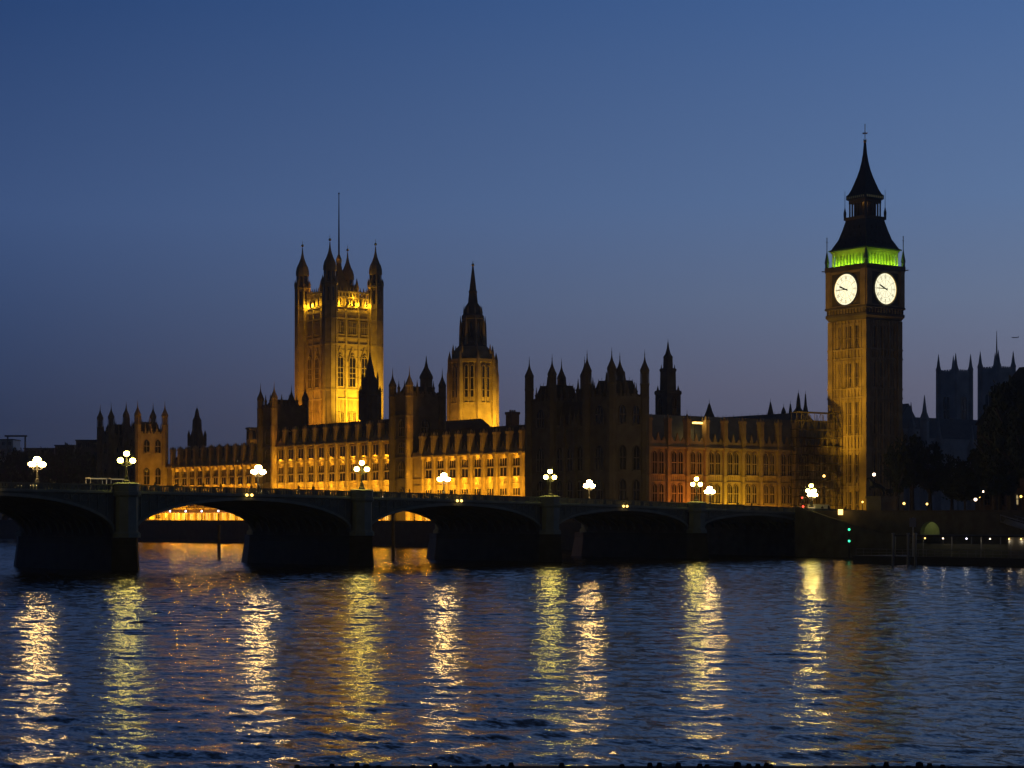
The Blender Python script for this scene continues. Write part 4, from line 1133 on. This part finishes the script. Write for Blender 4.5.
block('office_building', 'dark block directly beside the far corner pavilion', 76, 99, 800, 441, SHADESTONE)
block('office_building', 'low dark block between the pale building and the flat roofed one', 24, 54, 900, 449, SHADESTONE)
v_, u_ = at(18, 0, 950); t_ = pal('tower_crane', 'tiny crane frame above the pale distant building', 'crane', v_, u_, 6); t_.rotation_euler = (0,0,TH-R(90))
mb = MB(); H = zy(436,950)-6
mb.bar((-5,0,0),(-5,0,H),.4,4); mb.bar((3.5,0,0),(3.5,0,H),.4,4); mb.build('mast', IRON, t_); MB().bar((-6.5,0,H),(4.5,0,H),.4,4).build('jib', IRON, t_)
# steep roofed dark building at the right
v_, u_ = at(1035, 0, 440); t_ = pal('steep_roofed_building', 'large dark building with a steep roof behind the right edge trees', 'building', v_, u_, 7)
MB().box(-9,9,-9,9,0,zy(425,440)-7).build('wall', BRICK, t_)
MB().gable(-9.5,9.5,-9.5,9.5,zy(425,440)-6.99,zy(368,440)-7,'x',5,.8).build('roof', SLATE, t_)
for z in (3,7.5,12):
    for q in (-6,-2,2,6): window(t_, -9, q, z, 1.6, 2.4, 0, 2, (.5,), True, BRICK, WLIT if (z,q) in ((3,-2),(7.5,2)) else GLASS); window(t_, q, -9, z, 1.6, 2.4, R(90), 2, (.5,), True, BRICK, WLIT if (z,q) == (3,2) else GLASS)

# ------------------------------------------------------------------ right bank: plinth, statue, pier, lamps
def wp(x, D): 
    v_, u_ = at(x, 0, D); p_ = P(v_, u_); return p_[0], p_[1]
bx, by = wp(881.5, 351)
pl = thing('statue_plinth', 'big pale stone block at the bridge end under a dark statue', 'plinth', (bx,by,7.3), PR)
mb = MB(); mb.box(-2.2,2.2,-1.9,1.9,0,.5); mb.box(-2.0,2.0,-1.7,1.7,.5,3.2); mb.box(-2.2,2.2,-1.9,1.9,3.2,3.6); mb.build('block', GRANITE, pl)
MB().box(-1.4,1.4,-1.72,-1.69,1.2,2.6).build('inscription_panel', SHADESTONE, pl)
light('POINT', (bx+3.2, by+5, 9.6), 14, (1,.75,.5), .2)
# bronze group: two rearing horses, chariot, figure (one cast body)
def skin(name, verts, edges, radii, m, parent=None, levels=1, root=0):
    me = bpy.data.meshes.new(name); me.from_pydata(verts, edges, []); me.materials.append(m)
    o = bpy.data.objects.new(name, me); scene.collection.objects.link(o)
    o.modifiers.new('s', 'SKIN')
    for i, r in enumerate(radii): me.skin_vertices[0].data[i].radius = (r, r) if not isinstance(r, tuple) else r
    me.skin_vertices[0].data[root].use_root = True
    sd = o.modifiers.new('d', 'SUBSURF'); sd.levels = levels; sd.render_levels = levels
    dg = bpy.context.evaluated_depsgraph_get(); ev = o.evaluated_get(dg)
    me2 = bpy.data.meshes.new_from_object(ev); me2.name = name
    for p_ in me2.polygons: p_.use_smooth = True
    scene.collection.objects.unlink(o); bpy.data.objects.remove(o)
    return me2
hv = [(0,0,1.5),(-.7,0,1.75),(-1.0,0,2.3),(-1.25,0,2.65),(-1.65,0,2.5),(.7,0,1.35),(-.6,.25,1.3),(-1.15,.28,1.25),(-1.2,.28,.85),(-.6,-.25,1.3),(-1.05,-.28,1.45),(-1.3,-.28,1.05),
      (.75,.25,.9),(.95,.27,.5),(.8,.27,.02),(.75,-.25,.9),(.95,-.27,.5),(.8,-.27,.02),(1.05,0,1.2),(1.25,0,.7)]
he = [(0,1),(1,2),(2,3),(3,4),(0,5),(1,6),(6,7),(7,8),(1,9),(9,10),(10,11),(5,12),(12,13),(13,14),(5,15),(15,16),(16,17),(5,18),(18,19)]
hr = [.36,.33,.22,.17,.11,.34,.15,.09,.07,.15,.09,.07,.17,.08,.07,.17,.08,.07,.09,.05]
horse = skin('horse', hv, he, hr, BRONZE)
pvv = [(0,0,.95),(0,0,1.25),(0,0,1.45),(0,0,1.56),(0,0,1.7),(0,.1,.9),(0.02,.11,.48),(0,.12,.06),(-.14,.12,.03),(0,-.1,.9),(.02,-.11,.48),(0,-.12,.06),(-.14,-.12,.03),
       (0,.2,1.42),(-.02,.26,1.14),(-.1,.24,.88),(0,-.2,1.42),(-.02,-.26,1.14),(-.1,-.24,.88)]
pee = [(0,1),(1,2),(2,3),(3,4),(0,5),(5,6),(6,7),(7,8),(0,9),(9,10),(10,11),(11,12),(2,13),(13,14),(14,15),(2,16),(16,17),(17,18)]
prr = [(.15,.12),(.14,.1),(.15,.1),.055,(.1,.1),.09,.06,.045,.04,.09,.06,.045,.04,.07,.045,.035,.07,.045,.035]
pstand = skin('person', pvv, pee, prr, COAT)
pv2 = list(pvv); pv2[6] = (-.18,.11,.5); pv2[7] = (-.2,.12,.08); pv2[8] = (-.34,.12,.04); pv2[10] = (.12,-.11,.5); pv2[11] = (.34,-.12,.14); pv2[12] = (.24,-.12,.03); pv2[14] = (.1,.25,1.16); pv2[15] = (.02,.25,.9); pv2[17] = (-.12,-.25,1.16); pv2[18] = (-.26,-.22,.98)
pwalk = skin('person', pv2, pee, prr, COAT)
pr_ = list(pvv); pr_[14] = (-.25,.3,1.5); pr_[15] = (-.45,.3,1.8); pr_[17] = (-.3,-.2,1.3); pr_[18] = (-.6,-.2,1.35)
pfig = skin('figure', pr_, pee, prr, BRONZE)
sg_ = thing('bronze_statue', 'dark bronze chariot statue with rearing horses on the pale block', 'statue', (bx,by,10.9), PR+R(-50))
inst(horse, 'horse', sg_, (-.7,.55,0), 0, (1.15,1.15,1.25)); inst(horse, 'horse', sg_, (-.7,-.55,0), 0, (1.15,1.15,1.25))
inst(pfig, 'figure', sg_, (1.5,0,.75), 0, (1.7,1.7,1.75))
mb = MB(); mb.box(.9,2.1,-.6,.6,.6,.75); mb.box(.8,.9,-.6,.6,.75,1.5); mb.box(.8,1.9,-.66,-.6,.75,1.3); mb.box(.8,1.9,.6,.66,.75,1.3); mb.build('chariot', BRONZE, sg_)
for s_ in (-1,1):
    mb = MB()
    for i in range(16):
        a, b_ = i*math.pi/8, (i+1)*math.pi/8
        mb.bar((1.5+.62*math.cos(a), s_*.75, .64+.62*math.sin(a)), (1.5+.62*math.cos(b_), s_*.75, .64+.62*math.sin(b_)), .06, 4)
        if i % 2 == 0: mb.bar((1.5, s_*.75, .64), (1.5+.62*math.cos(a), s_*.75, .64+.62*math.sin(a)), .03, 4)
    mb.build('wheel', BRONZE, sg_)

# floating pier
pp = thing('floating_pier', 'long dark floating pier with a canopy and posts at the right bank', 'pier', (0,0,0))
X1 = 39.0
mb = MB(); mb.box(X1-9,X1,40.5,130,-.6,1.0); mb.box(X1-9.1,X1+.1,40.4,130,1.0,1.2); mb.build('pontoon', IRON, pp)
mb = MB(); mb.box(X1-7,X1-1.5,47,125,4.2,4.45); mb.build('canopy', SLATE, pp)
mb = MB()
for i in range(16):
    for x in (X1-6.8,X1-1.7): mb.bar((x,47.3+i*5.1,1.2),(x,47.3+i*5.1,4.2),.07,5)
for i in range(60):
    mb.bar((X1-.2,41+i*1.45,1.2),(X1-.2,41+i*1.45,2.25),.03,4)
mb.bar((X1-.2,41,2.25),(X1-.2,127,2.25),.04,4); mb.bar((X1-.2,41,1.75),(X1-.2,127,1.75),.03,4)
mb.build('canopy_posts', TIN, pp)
mb = MB(); mb.box(X1-5.2,X1-5.0,47.5,66.5,1.2,3.1); mb.build('glazed_screen', mat('screen_glass', (.1,.11,.09), .3, noise=.2), pp)
mb = MB(); mb.box(X1-5,X1-2.2,66.9,70.5,1.201,4.19); mb.build('kiosk', PAVE, pp)
for px_, D, m__ in ((925,0,LAMPO),(943,0,LAMPP),(966.5,0,LAMPW),(990,0,LAMPP),(1009,0,LAMPO),(1021,0,LAMPO)):
    # along the canopy edge line x = X1-2
    rr = (px_-512)/FPX; dx = math.cos(TH)+math.sin(TH)*rr; dy = math.sin(TH)-math.cos(TH)*rr; tt = (X1-2-CX)/dx
    y_ = CY+dy*tt
    o = MB().ball((X1-2,y_,3.95),.11,8,5).build('deck_light', m__, pp)
    light('POINT', (X1-2,y_,3.6), 7, (1,.85,.6), .1)
for px_, y0, y1 in ((893,533,549),(908,533,549),(915.5,533,549)):
    x_, y_ = wp(px_, 288); MB().loft([(.16,-1),(.16,zy(y0+1,288)),(.26,zy(y0+1,288)),(.2,zy(y0,288))],8,x_,y_).build('pile', TIN, pp)
fx, fy = wp(913,292); fp = thing('flag_pole', 'tall slim post with a limp banner standing on the floating pier', 'flagpole', (fx,fy,1.2))
MB().loft([(.11,0),(.06,zy(517,292)-1.2)],6).build('pole', WHITE, fp)
MB().box(.08,.14,-.55,.55,zy(527,292)-1.2,zy(518,292)-1.2).build('banner', mat('banner_cloth', (.25,.28,.4), .9, noise=.1), fp)
gw = thing('gangway', 'long sloping gangway from the embankment down to the floating pier', 'gangway')
gx0, gy0 = -1.4, 41.5; gx1, gy1 = X1-7.6, 82
mb = MB()
def gl(t_): return (gx0+(gx1-gx0)*t_, gy0+(gy1-gy0)*t_)
for i in range(20):
    a, b_ = gl(i/20), gl((i+1)/20); za, zb = 6.4-4.9*i/20, 6.4-4.9*(i+1)/20
    for o in (-.8,.8):
        mb.bar((a[0]-o,a[1]+o*.8,za),(b_[0]-o,b_[1]+o*.8,zb),.1,4); mb.bar((a[0]-o,a[1]+o*.8,za+1.1),(b_[0]-o,b_[1]+o*.8,zb+1.1),.07,4); mb.bar((a[0]-o,a[1]+o*.8,za),(a[0]-o,a[1]+o*.8,za+1.1),.04,4)
    mb.bar((a[0],a[1],za),(b_[0],b_[1],zb),.5,4)
mb.build('truss', TIN, gw)
o = MB().bar((12,56.2,6.2),(15.5,60,5.9),.09,5).build('strip_light', mat('orange_strip', (1,.5,.2), emit=(1,.28,.06), strength=2.2, noise=0), gw)

# green lights on a post
gx, gy = wp(849, 327); gp = thing('signal_post', 'post with two small green lights beside the bridge end', 'signal', (gx,gy,0))
MB().loft([(.16,-1),(.12,6)],6).build('post', IRON, gp)
for y_ in (529.5, 541):
    MB().ball((0,0,zy(y_,327)),.2,8,5).build('green_lamp', LAMPG, gp).location = (.25,.22,0)

# small street lights on the right bank
sp = MB().loft([(.16,0),(.09,1),(.06,1)],6)
GSL = 'small distant street lights round the clock tower'
for px_, y_, D, r_, m__, lb in ((874,474.5,430,.48,LAMPP,'pinkish lamp just right of the clock tower'), (896.5,477.5,440,.3,LAMPO,'small faint yellow lamp among trees right of the clock tower'),
    (824,476,425,.38,LAMPO,'yellow lamp against the scaffolding left of the clock tower'), (904,503.5,350,.3,LAMPO,'yellow lamp right beside the statue block, level with its top'),
    (927,504,350,.26,LAMPO,'yellow lamp midway between statue block and the right hand lights'), (958,468.5,520,.6,LAMPP,'pinkish lamp high below the left abbey tower'),
    (975.5,499.5,380,.42,LAMPP,'brighter pinkish lamp in the cluster below the dark trees'), (983.5,491.5,400,.3,LAMPP,'upper small lamp in the cluster below the dark trees'),
    (979.5,497,395,.22,LAMPO,'tiny orange lamp between two pinkish ones below the trees'), (1021,496.5,380,.3,LAMPO,'yellow lamp at the right edge of the photo'),
    (862.5,502,355,.22,LAMPO,'tiny lamp touching the left side of the statue block')):
    x_, y2 = wp(px_, D); t_ = thing('street_light', lb, 'street light', (x_,y2,7.3), 0, GSL); h = zy(y_, D)-7.3
    r_ *= .75; MB().loft([(.14,0),(.06,h-r_)],6).build('post', IRON, t_); MB().ball((0,0,h),r_,8,6).build('globe', m__, t_)
x_, y2 = wp(840.5, 352); t_ = thing('notice_box', 'small lit yellow box at the top of the stairs', 'lit box', (x_,y2,7.3)); h = zy(512,352)-7.3
MB().box(-.3,.3,-.3,.3,h-.5,h+.45).build('lit_panel', LAMPO, t_); MB().box(-.05,.05,-.05,.05,0,h-.5).build('post', IRON, t_)
# traffic light
x_, y2 = -.2, -1.2
tl = thing('traffic_light', 'traffic light showing red at the bridge end', 'traffic light', (x_,y2,zt(3)-1.1))
MB().loft([(.08,0),(.06,2.6)],6).build('post', IRON, tl); MB().box(-.2,.2,-.2,.2,2.3,3.2).build('signal_head', IRON, tl); MB().ball((.22,.1,2.9),.16,8,5).build('red_lens', LAMPR, tl); MB().ball((.1,.22,1.3),.18,8,5).build('red_glow', LAMPR, tl)  # lower red ball glows by emission, in place of reflected lens light

# ------------------------------------------------------------------ vehicles on the bridge
wh = MB().add([(.0,0,0)],[]); 
def wheel_mesh(r):
    mb = MB(); n_ = 14
    mb.add([(r*math.cos(2*math.pi*i/n_), y, r*math.sin(2*math.pi*i/n_)) for y in (-.11,.11) for i in range(n_)], [tuple(range(n_)), tuple(range(2*n_-1,n_-1,-1))]+[(i,i+n_,(i+1)%n_+n_,(i+1)%n_) for i in range(n_)])
    return mb.mesh('wheel', RUBBER)
wl = wheel_mesh(.33)
def side_prism(pts, w0):
    mb = MB(); n_ = len(pts)
    return mb.add([(x,y,z) for y in (-w0,w0) for x,z in pts], [tuple(range(n_)), tuple(range(2*n_-1,n_-1,-1))]+[(i,i+n_,(i+1)%n_+n_,(i+1)%n_) for i in range(n_)])
def car(x, y, rz, label, c, kind='car'):
    paint = mat('car_paint', c, .3, noise=0)
    t_ = thing('parked_car' if False else ('van' if kind == 'van' else 'car'), label, kind, (x,y,zt(x)-1.24), rz, 'traffic on the bridge')
    if kind == 'car':
        side_prism([(-2.1,.3),(2.1,.3),(2.15,.65),(2.0,.85),(1.2,.95),(-1.5,.95),(-2.1,.85)], .85).build('body', paint, t_)
        side_prism([(-1.6,.951),(1.0,.951),(.45,1.42),(-1.1,1.45)], .74).build('cabin', GLASS, t_)
        side_prism([(.42,1.42),(.35,1.47),(-1.05,1.5),(-1.12,1.45)], .72).build('roof', paint, t_)
        xs_ = (-1.3,1.3); hl = 2.13; hz = .68
    else:
        side_prism([(-2.6,.35),(2.5,.35),(2.55,1.0),(2.1,1.3),(1.5,2.2),(-2.6,2.25)], .95).build('body', paint, t_)
        side_prism([(1.1,1.35),(1.95,1.35),(1.45,2.05),(1.1,2.05)], .957).build('side_glass', GLASS, t_)
        MB().box(-2.62,-2.605,-.8,.8,1.2,1.9).build('rear_glass', WLIT, t_)
        xs_ = (-1.7,1.7); hl = 2.54; hz = .8
    for xx in xs_:
        for yy in (-.8,.8): inst(wl, 'wheel', t_, (xx,yy,.33))
    for yy in (-.62,.62):
        MB().ball((hl,yy,hz),.12,8,5).build('headlight', LAMPP, t_); MB().ball((-hl+ (0 if kind=='car' else -.08),yy,hz),.09,8,5).build('tail_light', LAMPR, t_)
    return t_
car(104, -17.5, R(180), 'dark car with red tail lights near the middle of the bridge', (.05,.05,.06)); car(90, -8.5, 0, 'silver car on the near lane of the bridge', (.4,.4,.42))
car(62, -17.5, 0, 'pale car before the big dark pavilion', (.55,.55,.52)); car(54, -8.5, 0, 'dark red car before the big dark pavilion', (.25,.03,.03))
car(10, -17, 0, 'car with bright headlights under the white lamp before the north front', (.2,.2,.22))
car(-12, -6.5, R(180), 'pale high van at the bridge end below the clock tower', (.7,.68,.6), 'van'); car(-19.5, -6.5, R(180), 'dark car in front of the pale van at the bridge end', (.06,.06,.08))
light('POINT', (9, -14.5, zt(5)), 120, (1,.9,.75), .2)
light('POINT', (60, -14.8, zt(60)), 30, (1,.9,.75), .2)

# glazed shelters on the far pavement
for x_, lb in ((133.9,'left of two glazed shelters on the bridge beside the leftmost near lamp'), (130.5,'right of two glazed shelters, touching the leftmost near lamp post')):
    sh = thing('bus_shelter', lb, 'shelter', (x_, -BW+1.8, zt(x_)-1.1), 0, 'glazed shelters on the bridge')
    MB().box(-1.4,1.4,-.7,.7,2.5,2.62).build('roof', WHITE, sh)
    mb = MB()
    for a in (-1.35,1.35):
        for b_ in (-.65,.65): mb.bar((a,b_,0),(a,b_,2.5),.05,5)
    mb.build('frame', WHITE, sh); MB().box(-1.3,1.3,-.66,-.64,.3,2.4).build('glass_screen', GLASS, sh)
    MB().box(-1.2,1.2,-.45,-.1,.45,.5).build('bench', WOOD, sh)
    MB().box(-1.3,1.3,.45,.6,2.42,2.495).build('tube_light', WLIT, sh); light('AREA', (x_, -BW+2.2, zt(x_)+1.28), 12, (1,.85,.6), 2.5, sy=.2)
# people
xsn = [158,151.5,149,140,137.2,134,131,129.5,127,124.6,121,119.8,117.5,114,111,108,97,92.5,86,84.6,78,73,58,55,47.5,44,33.5,24.5,18,12,5,-8,-14,-17]
for i, x in enumerate(xsn):
    near = i % 3 != 0; y = random.uniform(-3.4,-1.4) if near else random.uniform(-BW+1.2,-BW+3)
    o = inst(pwalk if i % 2 else pstand, 'person', None, (x+random.uniform(-.4,.4), y, zt(x)-1.1), R(random.choice((0,180))+random.uniform(-20,20)), (1,1,random.uniform(.93,1.05)))
    tag(o, 'dark clothed person standing or walking behind the near bridge parapet' if near else 'dark clothed person on the far pavement of the bridge', 'person', 'people crossing the bridge')

# aeroplane low in the sky at the right
x_, y2 = wp(1015, 9000); ap = thing('aeroplane', 'tiny aeroplane in the sky near the right edge', 'aeroplane', (x_,y2,zy(337.5,9000)), R(140))
MB().loft([(.3,-17),(1.4,-14),(1.9,-10),(1.9,9),(1.0,15),(.2,18)],10).build('fuselage', TIN, ap).rotation_euler = (0,R(90),0)
mb = MB(); mb.add([(x,y,z) for z in (-.3,.2) for x,y in ((-3,0),(3,16),(5,16),(4,0),(5,-16),(3,-16))], [(0,5,4,3),(0,3,2,1),(6,9,10,11),(6,7,8,9)]+[(i,(i+1)%6,(i+1)%6+6,i+6) for i in range(6)]); mb.build('wings', TIN, ap)
MB().box(14,17,-.2,.2,1,6).build('tail_fin', TIN, ap)

# near shore edge at the bottom of the view
c_, s_ = math.cos(TH), math.sin(TH)
ns_ = thing('foreshore_boom', 'dark weedy timber boom floating at the bottom edge of the view', 'floating boom', (CX+c_*53.6, CY+s_*53.6, 0), TH-R(90))
mb = MB(); mb.box(-6,30,-.5,.35,-.4,.14)
rnd = random.Random(5)
for i in range(70): 
    q = rnd.uniform(-6,30); mb.loft([(.09,.1),(.05,.14+rnd.uniform(.04,.14))],5,q,rnd.uniform(-.4,.2))
for q in (6.2,11.2): mb.loft([(.1,.1),(.09,.27),(.04,.3)],6,q,0)
mb.build('timber', WOOD, ns_)

# thin evening haze over the river
hz = bpy.data.materials.new('haze_air'); hz.use_nodes = True; ht = hz.node_tree
for n_ in list(ht.nodes):
    if n_.type == 'BSDF_PRINCIPLED': ht.nodes.remove(n_)
pv = ht.nodes.new('ShaderNodeVolumePrincipled'); pv.inputs['Color'].default_value = (.9,.93,1,1); pv.inputs['Density'].default_value = .00012
pv.inputs['Anisotropy'].default_value = .7
ht.links.new(pv.outputs[0], ht.nodes['Material Output'].inputs['Volume'])
hb_ = MB().box(-9100,6100,-9100,9100,-4,125).build('haze', hz); tag(hb_, kind='stuff')
scene.cycles.volume_bounces = 0
